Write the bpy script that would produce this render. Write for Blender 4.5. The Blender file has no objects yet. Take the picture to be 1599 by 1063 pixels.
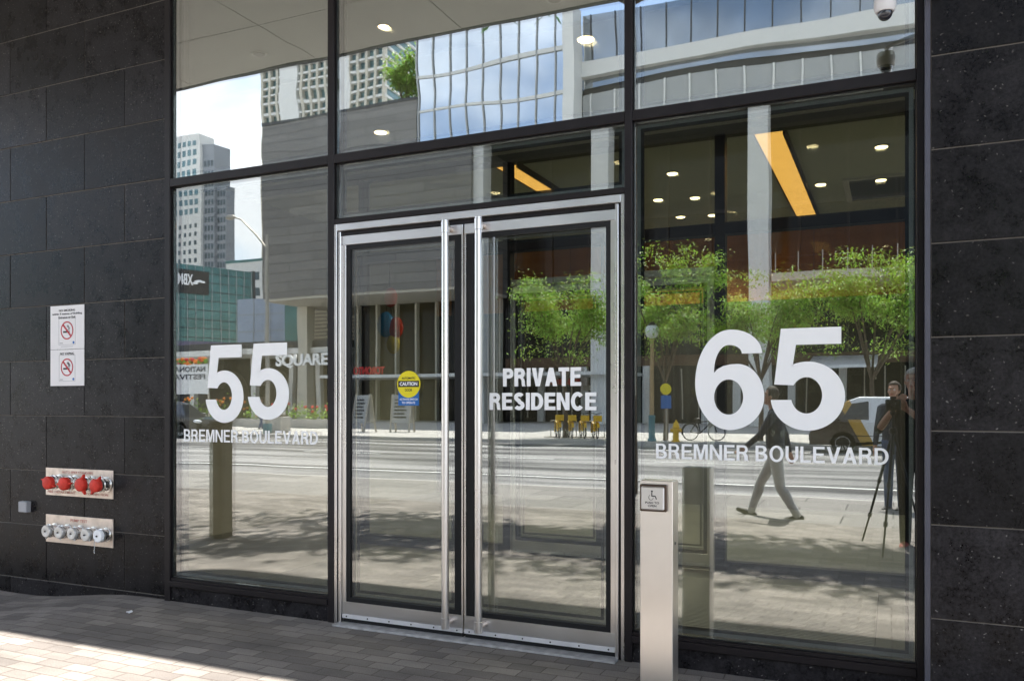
import bpy, bmesh, math, random
import numpy as np
from mathutils import Vector, Matrix

random.seed(7)
R = math.radians
sc = bpy.context.scene
col = sc.collection

# ------------------------------------------------------------------ camera, sky, sun, exposure
cd = bpy.data.cameras.new("camera")
cam = bpy.data.objects.new("camera", cd)
col.objects.link(cam)
cam.location = (0, -4.73, 1.5)
cam.rotation_euler = (R(90), 0, R(24.43))
cd.sensor_width = 36
cd.lens = 29.49
cd.shift_y = 0.0603
cd.clip_start = 0.02
cd.clip_end = 2000
sc.camera = cam

SUN_DIR = Vector((0.10, 0.45, -0.90)).normalized()
world = bpy.data.worlds.new("World")
sc.world = world
world.use_nodes = True
wn, wl = world.node_tree.nodes, world.node_tree.links
bg = wn["Background"]
sky = wn.new("ShaderNodeTexSky")
sky.sky_type = 'NISHITA'
sky.sun_disc = False
sky.sun_elevation = math.asin(-SUN_DIR.z)
sky.sun_rotation = math.atan2(-SUN_DIR.x, -SUN_DIR.y)
sky.air_density = 1.0
sky.dust_density = 0.6
tcw = wn.new("ShaderNodeTexCoord")
mpw = wn.new("ShaderNodeMapping")
mpw.inputs["Scale"].default_value = (1, 1, 2.2)
nzw = wn.new("ShaderNodeTexNoise")
nzw.inputs["Scale"].default_value = 2.6
nzw.inputs["Detail"].default_value = 9
nzw.inputs["Roughness"].default_value = 0.55
crw = wn.new("ShaderNodeValToRGB")
crw.color_ramp.elements[0].position = 0.43
crw.color_ramp.elements[1].position = 0.64
mxw = wn.new("ShaderNodeMix")
mxw.data_type = 'RGBA'
wl.new(tcw.outputs["Generated"], mpw.inputs["Vector"])
wl.new(mpw.outputs[0], nzw.inputs["Vector"])
wl.new(nzw.outputs[0], crw.inputs[0])
wl.new(crw.outputs[0], mxw.inputs[0])
wl.new(sky.outputs[0], mxw.inputs[6])
mxw.inputs[7].default_value = (7.2, 7.4, 7.8, 1)
wl.new(mxw.outputs[2], bg.inputs[0])
bg.inputs[1].default_value = 0.12

sd = bpy.data.lights.new("sun", 'SUN')
sd.energy = 5.0
sd.angle = R(0.5)
sd.color = (1.0, 0.955, 0.89)
sun = bpy.data.objects.new("sun", sd)
col.objects.link(sun)
sun.rotation_euler = SUN_DIR.to_track_quat('-Z', 'Y').to_euler()

sc.view_settings.view_transform = 'Standard'
sc.view_settings.look = 'None'
sc.view_settings.exposure = 1.65
sc.view_settings.gamma = 1
sc.render.engine = 'CYCLES'
sc.cycles.max_bounces = 10
sc.cycles.diffuse_bounces = 4
sc.cycles.glossy_bounces = 6
sc.cycles.transparent_max_bounces = 24
sc.cycles.use_denoising = True
sc.cycles.caustics_reflective = False
sc.cycles.sample_clamp_indirect = 8

# ------------------------------------------------------------------ materials
def nt(name):
    m = bpy.data.materials.new(name)
    m.use_nodes = True
    return m, m.node_tree.nodes, m.node_tree.links, m.node_tree.nodes["Principled BSDF"]

def mat(name, base, rough=0.5, metal=0.0, var=0.12, scale=6.0, bump=0.0, bscale=60.0, stretch=(1, 1, 1),
        rvar=0.0, spec=0.35, emit=None, estr=0.0, coat=0.0):
    """Principled surface with procedural mottling of tone, gloss and relief."""
    m, n, l, b = nt(name)
    tc = n.new("ShaderNodeTexCoord")
    mp = n.new("ShaderNodeMapping")
    mp.inputs["Scale"].default_value = stretch
    l.new(tc.outputs["Object"], mp.inputs["Vector"])
    nz = n.new("ShaderNodeTexNoise")
    nz.inputs["Scale"].default_value = scale
    nz.inputs["Detail"].default_value = 6
    l.new(mp.outputs[0], nz.inputs["Vector"])
    rp = n.new("ShaderNodeMapRange")
    rp.inputs["From Min"].default_value = 0.25
    rp.inputs["From Max"].default_value = 0.75
    rp.inputs["To Min"].default_value = 1 - var
    rp.inputs["To Max"].default_value = 1 + var
    l.new(nz.outputs[0], rp.inputs[0])
    mx = n.new("ShaderNodeMix")
    mx.data_type = 'RGBA'
    mx.blend_type = 'MULTIPLY'
    mx.inputs[0].default_value = 1
    mx.inputs[6].default_value = (*base, 1)
    l.new(rp.outputs[0], mx.inputs[7])
    l.new(mx.outputs[2], b.inputs["Base Color"])
    b.inputs["Roughness"].default_value = rough
    if rvar:
        r2 = n.new("ShaderNodeMapRange")
        r2.inputs["From Min"].default_value = 0.3
        r2.inputs["From Max"].default_value = 0.7
        r2.inputs["To Min"].default_value = max(0, rough - rvar)
        r2.inputs["To Max"].default_value = rough + rvar
        l.new(nz.outputs[0], r2.inputs[0])
        l.new(r2.outputs[0], b.inputs["Roughness"])
    b.inputs["Metallic"].default_value = metal
    b.inputs["Specular IOR Level"].default_value = spec
    b.inputs["Coat Weight"].default_value = coat
    if bump:
        n2 = n.new("ShaderNodeTexNoise")
        n2.inputs["Scale"].default_value = bscale
        n2.inputs["Detail"].default_value = 4
        l.new(mp.outputs[0], n2.inputs["Vector"])
        bp = n.new("ShaderNodeBump")
        bp.inputs["Strength"].default_value = bump
        bp.inputs["Distance"].default_value = 0.004
        l.new(n2.outputs[0], bp.inputs["Height"])
        l.new(bp.outputs[0], b.inputs["Normal"])
    if emit:
        b.inputs["Emission Color"].default_value = (*emit, 1)
        b.inputs["Emission Strength"].default_value = estr
    return m

def glass(name, refl=0.26, edge=0.5, tint=(0.79, 0.825, 0.80), rcol=(0.97, 0.985, 0.98), wave=0.0, wscale=1.5, wstretch=(1, 1, 1), wave2=0.0):
    """Coated float glass: part mirror, part clear, slightly wavy."""
    m, n, l, b = nt(name)
    n.remove(b)
    out = n["Material Output"]
    tr = n.new("ShaderNodeBsdfTransparent")
    tr.inputs[0].default_value = (*tint, 1)
    gl = n.new("ShaderNodeBsdfGlossy")
    gl.inputs["Color"].default_value = (*rcol, 1)
    gl.inputs["Roughness"].default_value = 0.0
    lw = n.new("ShaderNodeLayerWeight")
    lw.inputs["Blend"].default_value = 0.5
    pw = n.new("ShaderNodeMath")
    pw.operation = 'POWER'
    pw.inputs[1].default_value = 3
    l.new(lw.outputs["Facing"], pw.inputs[0])
    ma = n.new("ShaderNodeMath")
    ma.operation = 'MULTIPLY_ADD'
    ma.inputs[1].default_value = edge
    ma.inputs[2].default_value = refl
    ma.use_clamp = True
    l.new(pw.outputs[0], ma.inputs[0])
    mx = n.new("ShaderNodeMixShader")
    l.new(ma.outputs[0], mx.inputs[0])
    l.new(tr.outputs[0], mx.inputs[1])
    l.new(gl.outputs[0], mx.inputs[2])
    l.new(mx.outputs[0], out.inputs["Surface"])
    if wave:
        tc = n.new("ShaderNodeTexCoord")
        mp = n.new("ShaderNodeMapping")
        mp.inputs["Scale"].default_value = wstretch
        l.new(tc.outputs["Object"], mp.inputs["Vector"])
        nz = n.new("ShaderNodeTexNoise")
        nz.inputs["Scale"].default_value = wscale
        nz.inputs["Detail"].default_value = 1.0
        l.new(mp.outputs[0], nz.inputs["Vector"])
        bp = n.new("ShaderNodeBump")
        bp.inputs["Strength"].default_value = 1.0
        bp.inputs["Distance"].default_value = wave
        l.new(nz.outputs[0], bp.inputs["Height"])
        l.new(bp.outputs[0], gl.inputs["Normal"])
    return m

def stone_mat(name):
    m, n, l, b = nt(name)
    tc = n.new("ShaderNodeTexCoord")
    geo = n.new("ShaderNodeNewGeometry")
    big = n.new("ShaderNodeTexNoise"); big.inputs["Scale"].default_value = 5.0; big.inputs["Detail"].default_value = 10; big.inputs["Roughness"].default_value = .72
    l.new(tc.outputs["Object"], big.inputs["Vector"])
    fine = n.new("ShaderNodeTexNoise"); fine.inputs["Scale"].default_value = 70; fine.inputs["Detail"].default_value = 5; fine.inputs["Roughness"].default_value = .7
    l.new(tc.outputs["Object"], fine.inputs["Vector"])
    cr = n.new("ShaderNodeValToRGB")
    cr.color_ramp.elements[0].position = .41; cr.color_ramp.elements[0].color = (.0022, .0018, .0022, 1)
    cr.color_ramp.elements[1].position = .66; cr.color_ramp.elements[1].color = (.029, .0265, .0285, 1)
    b.inputs['Specular IOR Level'].default_value = .16
    add = n.new("ShaderNodeMath"); add.operation = 'MULTIPLY_ADD'; add.inputs[1].default_value = .55
    l.new(fine.outputs[0], add.inputs[0])
    h = n.new("ShaderNodeMath"); h.operation = 'MULTIPLY'; h.inputs[1].default_value = .5
    l.new(big.outputs[0], h.inputs[0]); l.new(h.outputs[0], add.inputs[2])
    l.new(add.outputs[0], cr.inputs[0])
    # pale flecks
    vo = n.new("ShaderNodeTexVoronoi"); vo.inputs["Scale"].default_value = 42
    dv = n.new("ShaderNodeTexNoise"); dv.inputs["Scale"].default_value = 25
    l.new(tc.outputs["Object"], dv.inputs["Vector"])
    mv = n.new("ShaderNodeMix"); mv.data_type = 'VECTOR'; mv.inputs[0].default_value = .04
    l.new(tc.outputs["Object"], mv.inputs[4]); l.new(dv.outputs["Color"], mv.inputs[5])
    l.new(mv.outputs[1], vo.inputs["Vector"])
    fr = n.new("ShaderNodeMapRange"); fr.inputs["From Min"].default_value = .2; fr.inputs["From Max"].default_value = .02
    l.new(vo.outputs["Distance"], fr.inputs[0])
    gate = n.new("ShaderNodeMath"); gate.operation = 'GREATER_THAN'; gate.inputs[1].default_value = .60
    l.new(vo.outputs["Color"], gate.inputs[0])
    fm = n.new("ShaderNodeMath"); fm.operation = 'MULTIPLY'
    l.new(fr.outputs[0], fm.inputs[0]); l.new(gate.outputs[0], fm.inputs[1])
    fk = n.new("ShaderNodeMath"); fk.operation = 'MULTIPLY'; fk.inputs[1].default_value = .6
    l.new(fm.outputs[0], fk.inputs[0])
    mix = n.new("ShaderNodeMix"); mix.data_type = 'RGBA'
    l.new(fk.outputs[0], mix.inputs[0]); l.new(cr.outputs[0], mix.inputs[6]); mix.inputs[7].default_value = (.30, .28, .26, 1)
    # each slab its own shade
    rs = n.new("ShaderNodeMapRange"); rs.inputs["To Min"].default_value = .6; rs.inputs["To Max"].default_value = 1.5
    l.new(geo.outputs["Random Per Island"], rs.inputs[0])
    mm = n.new("ShaderNodeMix"); mm.data_type = 'RGBA'; mm.blend_type = 'MULTIPLY'; mm.inputs[0].default_value = 1
    l.new(mix.outputs[2], mm.inputs[6]); l.new(rs.outputs[0], mm.inputs[7])
    l.new(mm.outputs[2], b.inputs["Base Color"])
    rr = n.new("ShaderNodeMapRange"); rr.inputs["From Min"].default_value = .3; rr.inputs["From Max"].default_value = .7
    rr.inputs["To Min"].default_value = .18; rr.inputs["To Max"].default_value = .42
    l.new(big.outputs[0], rr.inputs[0]); l.new(rr.outputs[0], b.inputs["Roughness"])
    bp = n.new("ShaderNodeBump"); bp.inputs["Strength"].default_value = .25; bp.inputs["Distance"].default_value = .002
    l.new(fine.outputs[0], bp.inputs["Height"]); l.new(bp.outputs[0], b.inputs["Normal"])
    return m

def paver_mat(name):
    m, n, l, b = nt(name)
    tc = n.new("ShaderNodeTexCoord")
    wob = n.new("ShaderNodeTexNoise"); wob.inputs["Scale"].default_value = 9
    l.new(tc.outputs["Object"], wob.inputs["Vector"])
    wm = n.new("ShaderNodeMix"); wm.data_type = 'VECTOR'; wm.inputs[0].default_value = .018
    l.new(tc.outputs["Object"], wm.inputs[4]); l.new(wob.outputs["Color"], wm.inputs[5])
    br = n.new("ShaderNodeTexBrick")
    br.inputs["Scale"].default_value = 1.0
    br.inputs["Brick Width"].default_value = .205
    br.inputs["Row Height"].default_value = .103
    br.inputs["Mortar Size"].default_value = .0035
    br.inputs["Mortar Smooth"].default_value = .35
    br.inputs["Bias"].default_value = 0
    br.inputs["Color1"].default_value = (.305, .274, .243, 1)
    br.inputs["Color2"].default_value = (.185, .165, .150, 1)
    br.inputs["Mortar"].default_value = (.13, .108, .092, 1)
    l.new(wm.outputs[1], br.inputs["Vector"])
    g = n.new("ShaderNodeTexNoise"); g.inputs["Scale"].default_value = 160; g.inputs["Detail"].default_value = 4; g.inputs["Roughness"].default_value = .8
    l.new(tc.outputs["Object"], g.inputs["Vector"])
    gr = n.new("ShaderNodeMapRange"); gr.inputs["From Min"].default_value = .3; gr.inputs["From Max"].default_value = .7
    gr.inputs["To Min"].default_value = .55; gr.inputs["To Max"].default_value = 1.45
    l.new(g.outputs[0], gr.inputs[0])
    m1 = n.new("ShaderNodeMix"); m1.data_type = 'RGBA'; m1.blend_type = 'MULTIPLY'; m1.inputs[0].default_value = 1
    l.new(br.outputs["Color"], m1.inputs[6]); l.new(gr.outputs[0], m1.inputs[7])
    smp = n.new("ShaderNodeMapping"); smp.inputs["Scale"].default_value = (.45, 1.3, 1); l.new(tc.outputs["Object"], smp.inputs["Vector"])
    st = n.new("ShaderNodeTexNoise"); st.inputs["Scale"].default_value = 1.5; st.inputs["Detail"].default_value = 6; st.inputs["Roughness"].default_value = .6
    l.new(smp.outputs[0], st.inputs["Vector"])
    sr = n.new("ShaderNodeMapRange"); sr.inputs["From Min"].default_value = .32; sr.inputs["From Max"].default_value = .66
    sr.inputs["To Min"].default_value = .58; sr.inputs["To Max"].default_value = 1.14
    l.new(st.outputs[0], sr.inputs[0])
    m2 = n.new("ShaderNodeMix"); m2.data_type = 'RGBA'; m2.blend_type = 'MULTIPLY'; m2.inputs[0].default_value = 1
    l.new(m1.outputs[2], m2.inputs[6]); l.new(sr.outputs[0], m2.inputs[7])
    # chewing gum and oil spots
    sv = n.new("ShaderNodeTexVoronoi"); sv.inputs["Scale"].default_value = 3.4
    l.new(tc.outputs["Object"], sv.inputs["Vector"])
    s1 = n.new("ShaderNodeMapRange"); s1.inputs["From Min"].default_value = .10; s1.inputs["From Max"].default_value = .06; s1.inputs["To Max"].default_value = .55
    l.new(sv.outputs["Distance"], s1.inputs[0])
    s2 = n.new("ShaderNodeMath"); s2.operation = 'GREATER_THAN'; s2.inputs[1].default_value = .62; l.new(sv.outputs["Color"], s2.inputs[0])
    s3 = n.new("ShaderNodeMath"); s3.operation = 'MULTIPLY'; l.new(s1.outputs[0], s3.inputs[0]); l.new(s2.outputs[0], s3.inputs[1])
    m3 = n.new("ShaderNodeMix"); m3.data_type = 'RGBA'; m3.inputs[7].default_value = (.075, .065, .06, 1)
    l.new(s3.outputs[0], m3.inputs[0]); l.new(m2.outputs[2], m3.inputs[6])
    l.new(m3.outputs[2], b.inputs["Base Color"])
    b.inputs["Roughness"].default_value = .85
    b.inputs["Specular IOR Level"].default_value = .3
    ad = n.new("ShaderNodeMath"); ad.operation = 'MULTIPLY_ADD'; ad.inputs[1].default_value = -1.0
    l.new(br.outputs["Fac"], ad.inputs[0])
    gs = n.new("ShaderNodeMath"); gs.operation = 'MULTIPLY'; gs.inputs[1].default_value = .35
    l.new(g.outputs[0], gs.inputs[0]); l.new(gs.outputs[0], ad.inputs[2])
    bp = n.new("ShaderNodeBump"); bp.inputs["Strength"].default_value = .8; bp.inputs["Distance"].default_value = .006
    l.new(ad.outputs[0], bp.inputs["Height"]); l.new(bp.outputs[0], b.inputs["Normal"])
    return m

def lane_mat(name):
    """asphalt with shadow bands painted as dark and light streaks along the street, over faint lane banding"""
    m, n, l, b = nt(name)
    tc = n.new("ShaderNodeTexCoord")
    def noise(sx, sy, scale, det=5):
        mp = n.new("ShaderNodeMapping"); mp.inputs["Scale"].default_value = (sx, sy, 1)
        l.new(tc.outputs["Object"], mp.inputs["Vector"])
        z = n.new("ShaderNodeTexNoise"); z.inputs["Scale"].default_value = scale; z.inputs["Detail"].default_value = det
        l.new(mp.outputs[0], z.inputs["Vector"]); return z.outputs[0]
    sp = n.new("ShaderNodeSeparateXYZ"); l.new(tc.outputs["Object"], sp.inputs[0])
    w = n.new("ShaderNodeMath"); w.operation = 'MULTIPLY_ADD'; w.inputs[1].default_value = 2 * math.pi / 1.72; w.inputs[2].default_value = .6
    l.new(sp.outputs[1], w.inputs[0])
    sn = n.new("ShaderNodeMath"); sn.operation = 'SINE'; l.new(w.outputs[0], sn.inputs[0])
    st = noise(.085, .62, 1.0, 7)  # painted shadow bands, stretched along the street
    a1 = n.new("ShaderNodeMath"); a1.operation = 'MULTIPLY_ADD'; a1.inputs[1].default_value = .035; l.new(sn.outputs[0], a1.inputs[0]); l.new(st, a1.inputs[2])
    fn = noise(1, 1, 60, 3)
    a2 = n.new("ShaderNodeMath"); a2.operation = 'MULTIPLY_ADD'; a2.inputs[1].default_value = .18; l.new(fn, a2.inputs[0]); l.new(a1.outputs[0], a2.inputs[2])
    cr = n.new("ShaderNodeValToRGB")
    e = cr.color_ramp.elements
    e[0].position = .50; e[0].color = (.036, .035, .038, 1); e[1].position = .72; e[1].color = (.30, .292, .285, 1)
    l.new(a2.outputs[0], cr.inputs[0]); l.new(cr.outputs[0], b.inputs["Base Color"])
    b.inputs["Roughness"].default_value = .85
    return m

def panel_mat(name, c1, c2, joint, w, h, rough=.5, metal=0.0, size=.02, axis='XZ', off=.5):
    """Cladding laid out in panels, in metres."""
    m, n, l, b = nt(name)
    tc = n.new("ShaderNodeTexCoord")
    sp = n.new("ShaderNodeSeparateXYZ"); l.new(tc.outputs["Object"], sp.inputs[0])
    cb = n.new("ShaderNodeCombineXYZ")
    if axis == 'XZ':
        s = n.new("ShaderNodeMath"); s.operation = 'ADD'
        l.new(sp.outputs[0], s.inputs[0]); l.new(sp.outputs[1], s.inputs[1])
        l.new(s.outputs[0], cb.inputs[0]); l.new(sp.outputs[2], cb.inputs[1])
    else:
        l.new(sp.outputs[0], cb.inputs[0]); l.new(sp.outputs[1], cb.inputs[1])
    br = n.new("ShaderNodeTexBrick"); br.offset = off
    br.inputs["Scale"].default_value = 1
    br.inputs["Brick Width"].default_value = w; br.inputs["Row Height"].default_value = h
    br.inputs["Mortar Size"].default_value = size; br.inputs["Mortar Smooth"].default_value = .1
    br.inputs["Color1"].default_value = (*c1, 1); br.inputs["Color2"].default_value = (*c2, 1); br.inputs["Mortar"].default_value = (*joint, 1)
    l.new(cb.outputs[0], br.inputs["Vector"]); l.new(br.outputs["Color"], b.inputs["Base Color"])
    b.inputs["Roughness"].default_value = rough; b.inputs["Metallic"].default_value = metal
    return m

def livery_mat(name):
    """Van paint: brown nose, a slanting gold stripe, white behind."""
    m, n, l, b = nt(name)
    tc = n.new("ShaderNodeTexCoord")
    sp = n.new("ShaderNodeSeparateXYZ"); l.new(tc.outputs["Object"], sp.inputs[0])
    ad = n.new("ShaderNodeMath"); ad.operation = 'MULTIPLY_ADD'; ad.inputs[1].default_value = .5
    l.new(sp.outputs[2], ad.inputs[0]); l.new(sp.outputs[0], ad.inputs[2])
    cr = n.new("ShaderNodeValToRGB"); cr.color_ramp.interpolation = 'CONSTANT'
    e = cr.color_ramp.elements
    e[0].color = (.035, .022, .012, 1); e[1].position = .335; e[1].color = (.42, .25, .035, 1)
    e2 = cr.color_ramp.elements.new(.41); e2.color = (.72, .74, .76, 1)
    mr = n.new("ShaderNodeMapRange"); mr.inputs["From Min"].default_value = 0; mr.inputs["From Max"].default_value = 5
    l.new(ad.outputs[0], mr.inputs[0]); l.new(mr.outputs[0], cr.inputs[0]); l.new(cr.outputs[0], b.inputs["Base Color"])
    b.inputs["Roughness"].default_value = .3; b.inputs["Coat Weight"].default_value = .6
    return m

def leaf_mat(name, c, trans=.5):
    m, n, l, b = nt(name)
    geo = n.new("ShaderNodeNewGeometry")
    hs = n.new("ShaderNodeHueSaturation"); hs.inputs["Color"].default_value = (*c, 1)
    r1 = n.new("ShaderNodeMapRange"); r1.inputs["To Min"].default_value = .47; r1.inputs["To Max"].default_value = .53
    r2 = n.new("ShaderNodeMapRange"); r2.inputs["To Min"].default_value = .55; r2.inputs["To Max"].default_value = 1.45
    l.new(geo.outputs["Random Per Island"], r1.inputs[0]); l.new(geo.outputs["Random Per Island"], r2.inputs[0])
    l.new(r1.outputs[0], hs.inputs["Hue"]); l.new(r2.outputs[0], hs.inputs["Value"])
    l.new(hs.outputs[0], b.inputs["Base Color"]); b.inputs["Roughness"].default_value = .5
    tl = n.new("ShaderNodeBsdfTranslucent"); l.new(hs.outputs[0], tl.inputs[0])
    mx = n.new("ShaderNodeMixShader"); mx.inputs[0].default_value = trans
    l.new(b.outputs[0], mx.inputs[1]); l.new(tl.outputs[0], mx.inputs[2])
    l.new(mx.outputs[0], n["Material Output"].inputs["Surface"])
    return m

M = {}
M['stone'] = stone_mat('dark_granite')
M['grout'] = mat('wall_grout', (.17, .15, .13), .9, scale=20, bump=.2)
M['paver'] = paver_mat('brick_pavers')
M['asphalt'] = lane_mat('shadow_banded_asphalt')
M['concrete'] = mat('pavement_concrete', (.46, .44, .41), .85, var=.14, scale=.8, bump=.2)
M['slab'] = panel_mat('pale_pavement_slabs', (.28, .262, .24), (.19, .178, .165), (.08, .073, .067), 1.2, .72, .85, axis='XY', size=.012)
M['paint_line'] = mat('road_paint', (.75, .75, .72), .7, var=.15, scale=9)
M['frame'] = mat('bronze_black_aluminium', (.016, .013, .014), .36, metal=.0, var=.15, scale=12, spec=.25)
M['gasket'] = mat('rubber_gasket', (.008, .008, .009), .55, var=.1)
M['spacer'] = mat('glazing_spacer_grey', (.42, .42, .44), .35, metal=.6, var=.1)
M['post_steel'] = mat('post_stainless', (.90, .85, .80), .36, metal=1, var=.07, scale=3, rvar=.05)
M['steel'] = mat('brushed_stainless', (.72, .69, .67), .30, metal=1, var=.05, scale=4, stretch=(1, 1, .5), rvar=.06)
M['steel_h'] = mat('brushed_stainless_rail', (.70, .69, .69), .34, metal=1, var=.05, scale=4, stretch=(.5, 1, 1), rvar=.06)
M['steel_dirty'] = mat('weathered_stainless_plate', (.70, .61, .54), .45, metal=.8, var=.3, scale=11, bump=.1, bscale=40, rvar=.1)
M['bronze'] = mat('brown_button_bezel', (.11, .075, .055), .4, metal=.6)
M['trim'] = mat('slate_metal_trim', (.10, .10, .125), .4, metal=.4)
M['white_vinyl'] = mat('white_vinyl', (.95, .95, .96), .5, var=.01)
M['sign_white'] = mat('sign_white', (.80, .78, .79), .5, var=.03)
M['black_ink'] = mat('black_ink', (.02, .02, .022), .5, var=.02)
M['grey_ink'] = mat('grey_ink', (.30, .30, .31), .5, var=.02)
M['red_ink'] = mat('red_ink', (.46, .03, .045), .5, var=.04)
M['faded_red'] = mat('faded_red_ink', (.55, .22, .18), .6, var=.3, scale=60)
M['blue_ink'] = mat('blue_ink', (.02, .13, .42), .5, var=.03)
M['yellow_ink'] = mat('yellow_ink', (.78, .66, .02), .5, var=.03)
M['red_plastic'] = mat('red_plastic_cap', (.66, .045, .028), .6, var=.2, scale=30)
M['chrome'] = mat('chromed_brass', (.72, .70, .67), .25, metal=1, var=.15, scale=25)
M['cap_white'] = mat('cast_aluminium_cap', (.66, .65, .63), .45, metal=.5, var=.15, scale=30)
M['grey_plastic'] = mat('grey_plastic', (.36, .36, .38), .5)
M['soffit'] = mat('soffit_panel', (.52, .51, .46), .6, var=.04, scale=2)
M['dark_metal'] = mat('dark_fascia_metal', (.06, .06, .065), .45, metal=.3)
M['lamp_on'] = mat('lamp_diffuser_warm', (.9, .8, .6), .5, emit=(1.0, .74, .40), estr=6)
M['lamp_off'] = mat('lamp_reflector_unlit', (.35, .33, .28), .3, metal=.5)
M['lamp_ring'] = mat('lamp_ring_white', (.7, .68, .62), .5)
M['slot_glow'] = mat('amber_light_diffuser', (.7, .45, .15), .5, emit=(1.0, .47, .10), estr=.80, var=.2)
M['ceil'] = mat('lobby_ceiling_plaster', (.66, .66, .58), .8, var=.04)
M['bulk'] = mat('olive_bulkhead', (.14, .14, .115), .7, var=.05)
M['lobby_wall'] = mat('lobby_plaster', (.38, .37, .32), .8, var=.06)
M['tile_floor'] = panel_mat('lobby_floor_tile', (.115, .117, .10), (.135, .135, .115), (.06, .06, .052), .6, .3, .35, axis='XY', size=.004)
M['mat_bar'] = mat('walk_off_mat_bar', (.42, .41, .38), .5, metal=.0, var=.2, scale=30)
M['mat_base'] = mat('walk_off_mat_pile', (.03, .03, .03), .95)
M['wood'] = mat('walnut_panel', (.62, .25, .075), .4, var=.28, scale=4, stretch=(1, 1, .12))
M['leather'] = mat('brown_upholstery', (.16, .09, .05), .6)
M['glass_low'] = glass('storefront_glass', .23, .55, wave=.0007, wscale=1.4)
M['glass_top'] = glass('upper_storefront_glass', .36, .55, tint=(.78, .82, .80), wave=.0015, wscale=1.4, wstretch=(.7, 1, 1.5))
M['glass_door'] = glass('door_glass', .22, .55, wave=.0005, wscale=1.2)
M['glass_inner'] = glass('vestibule_glass', .05, .35, tint=(.9, .93, .9))
M['glass_far'] = mat('mirror_curtain_glass', (.62, .68, .76), .03, metal=1, var=.12, scale=.3, bump=.3, bscale=.5)
M['glass_grey'] = mat('grey_curtain_glass', (.36, .39, .42), .06, metal=.9, var=.2, scale=.4, bump=.2, bscale=.6)
M['glass_green'] = mat('green_curtain_glass', (.10, .20, .19), .12, metal=.5, var=.35, scale=.35)
M['glass_dark'] = mat('dark_shop_glass', (.010, .010, .011), .08, var=.3, scale=.6, spec=.15)
M['auto_glass'] = mat('tinted_car_glass', (.015, .018, .02), .05, coat=.5)
M['clad'] = panel_mat('grey_metal_cladding', (.205, .195, .185), (.155, .148, .142), (.085, .08, .078), 5.0, .74, .5, .2, .03)
M['band'] = mat('pale_slab_edge', (.62, .62, .60), .6, var=.05)
M['grey_panel'] = mat('grey_spandrel', (.34, .35, .35), .5, var=.06)
M['white_stone'] = mat('white_precast', (.68, .68, .66), .7, var=.05)
M['beige_stone'] = mat('beige_precast', (.50, .47, .40), .7, var=.06)
M['dark_stone2'] = mat('charcoal_cladding', (.045, .042, .042), .6, var=.15)
M['brown_panel'] = mat('brown_shop_panel', (.10, .055, .03), .55, var=.2)
M['purple'] = mat('violet_grey_fascia', (.12, .11, .17), .5)
M['blue_clad'] = mat('pale_blue_cladding', (.34, .40, .50), .5, var=.06)
M['louvre'] = panel_mat('tan_louvres', (.42, .35, .24), (.38, .32, .22), (.12, .10, .07), 8, .35, .6, 0, .08)
M['win_dark'] = mat('far_window_glass', (.07, .10, .12), .1, var=.3, scale=.1)
M['tower_grey'] = mat('tower_grey', (.27, .29, .32), .6, var=.08, scale=.2)
M['teal_glass'] = mat('tower_teal_glass', (.14, .24, .27), .15, metal=.3, var=.3, scale=.2)
M['bark'] = mat('tree_bark', (.10, .075, .055), .9, var=.3, scale=20, bump=.6)
M['leaf'] = leaf_mat('locust_leaf', (.26, .40, .05), .40)
M['leaf2'] = leaf_mat('dark_leaf', (.06, .13, .03), .35)
M['flower'] = mat('red_blossom', (.60, .05, .04), .6, var=.4, scale=20)
M['flower_o'] = mat('orange_blossom', (.75, .22, .03), .6, var=.4, scale=20)
M['lamp_brown'] = mat('lamp_post_tan', (.36, .26, .14), .5)
M['teal_paint'] = mat('teal_paint', (.06, .18, .22), .45)
M['globe'] = mat('lamp_globe', (.62, .66, .66), .12, var=.1, coat=.5)
M['yellow_paint'] = mat('yellow_paint', (.72, .44, .02), .4, var=.08)
M['black_metal'] = mat('black_paint', (.015, .015, .016), .4)
M['galv'] = mat('galvanised_pole', (.40, .37, .32), .5, metal=.5)
M['bollard'] = mat('bollard_bronze', (.055, .043, .030), .5, metal=.3, var=.15)
M['car_black'] = mat('black_car_paint', (.012, .013, .015), .2, coat=1.0)
M['livery'] = livery_mat('van_livery')
M['tyre'] = mat('tyre_rubber', (.02, .02, .02), .8)
M['alloy'] = mat('alloy_rim', (.55, .55, .56), .3, metal=.9)
M['headlight'] = mat('headlight_lens', (.7, .72, .74), .08, coat=.6)
M['tail_red'] = mat('tail_light_red', (.4, .02, .02), .2, coat=.6)
M['banner_white'] = mat('banner_white', (.74, .75, .76), .6, var=.08)
M['skin'] = mat('skin', (.52, .29, .20), .5, var=.08, scale=15)
M['grey_hair'] = mat('grey_hair', (.50, .48, .46), .7, var=.25, scale=60, bump=.6, bscale=120)
M['dark_hair'] = mat('dark_hair', (.05, .035, .025), .7, var=.3, scale=60)
M['black_cloth'] = mat('black_cloth', (.014, .014, .016), .85, var=.2, scale=12)
M['navy_cloth'] = mat('navy_cloth', (.035, .04, .06), .85, var=.2, scale=12)
M['khaki'] = mat('light_grey_trousers', (.55, .54, .50), .85, var=.12, scale=14, bump=.4, bscale=25)
M['grey_cloth'] = mat('grey_jacket', (.15, .15, .155), .85, var=.15, scale=12)
M['white_cloth'] = mat('white_shirt', (.74, .73, .72), .85, var=.06)
M['jeans'] = mat('blue_trousers', (.07, .10, .18), .85, var=.2)
M['shoe'] = mat('black_shoe', (.012, .011, .011), .5)
M['red_shoe'] = mat('red_shoe', (.28, .05, .04), .6)
M['camera_body'] = mat('camera_black', (.012, .012, .013), .5)
M['lens'] = mat('lens_glass', (.02, .02, .03), .03, coat=1)
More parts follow.
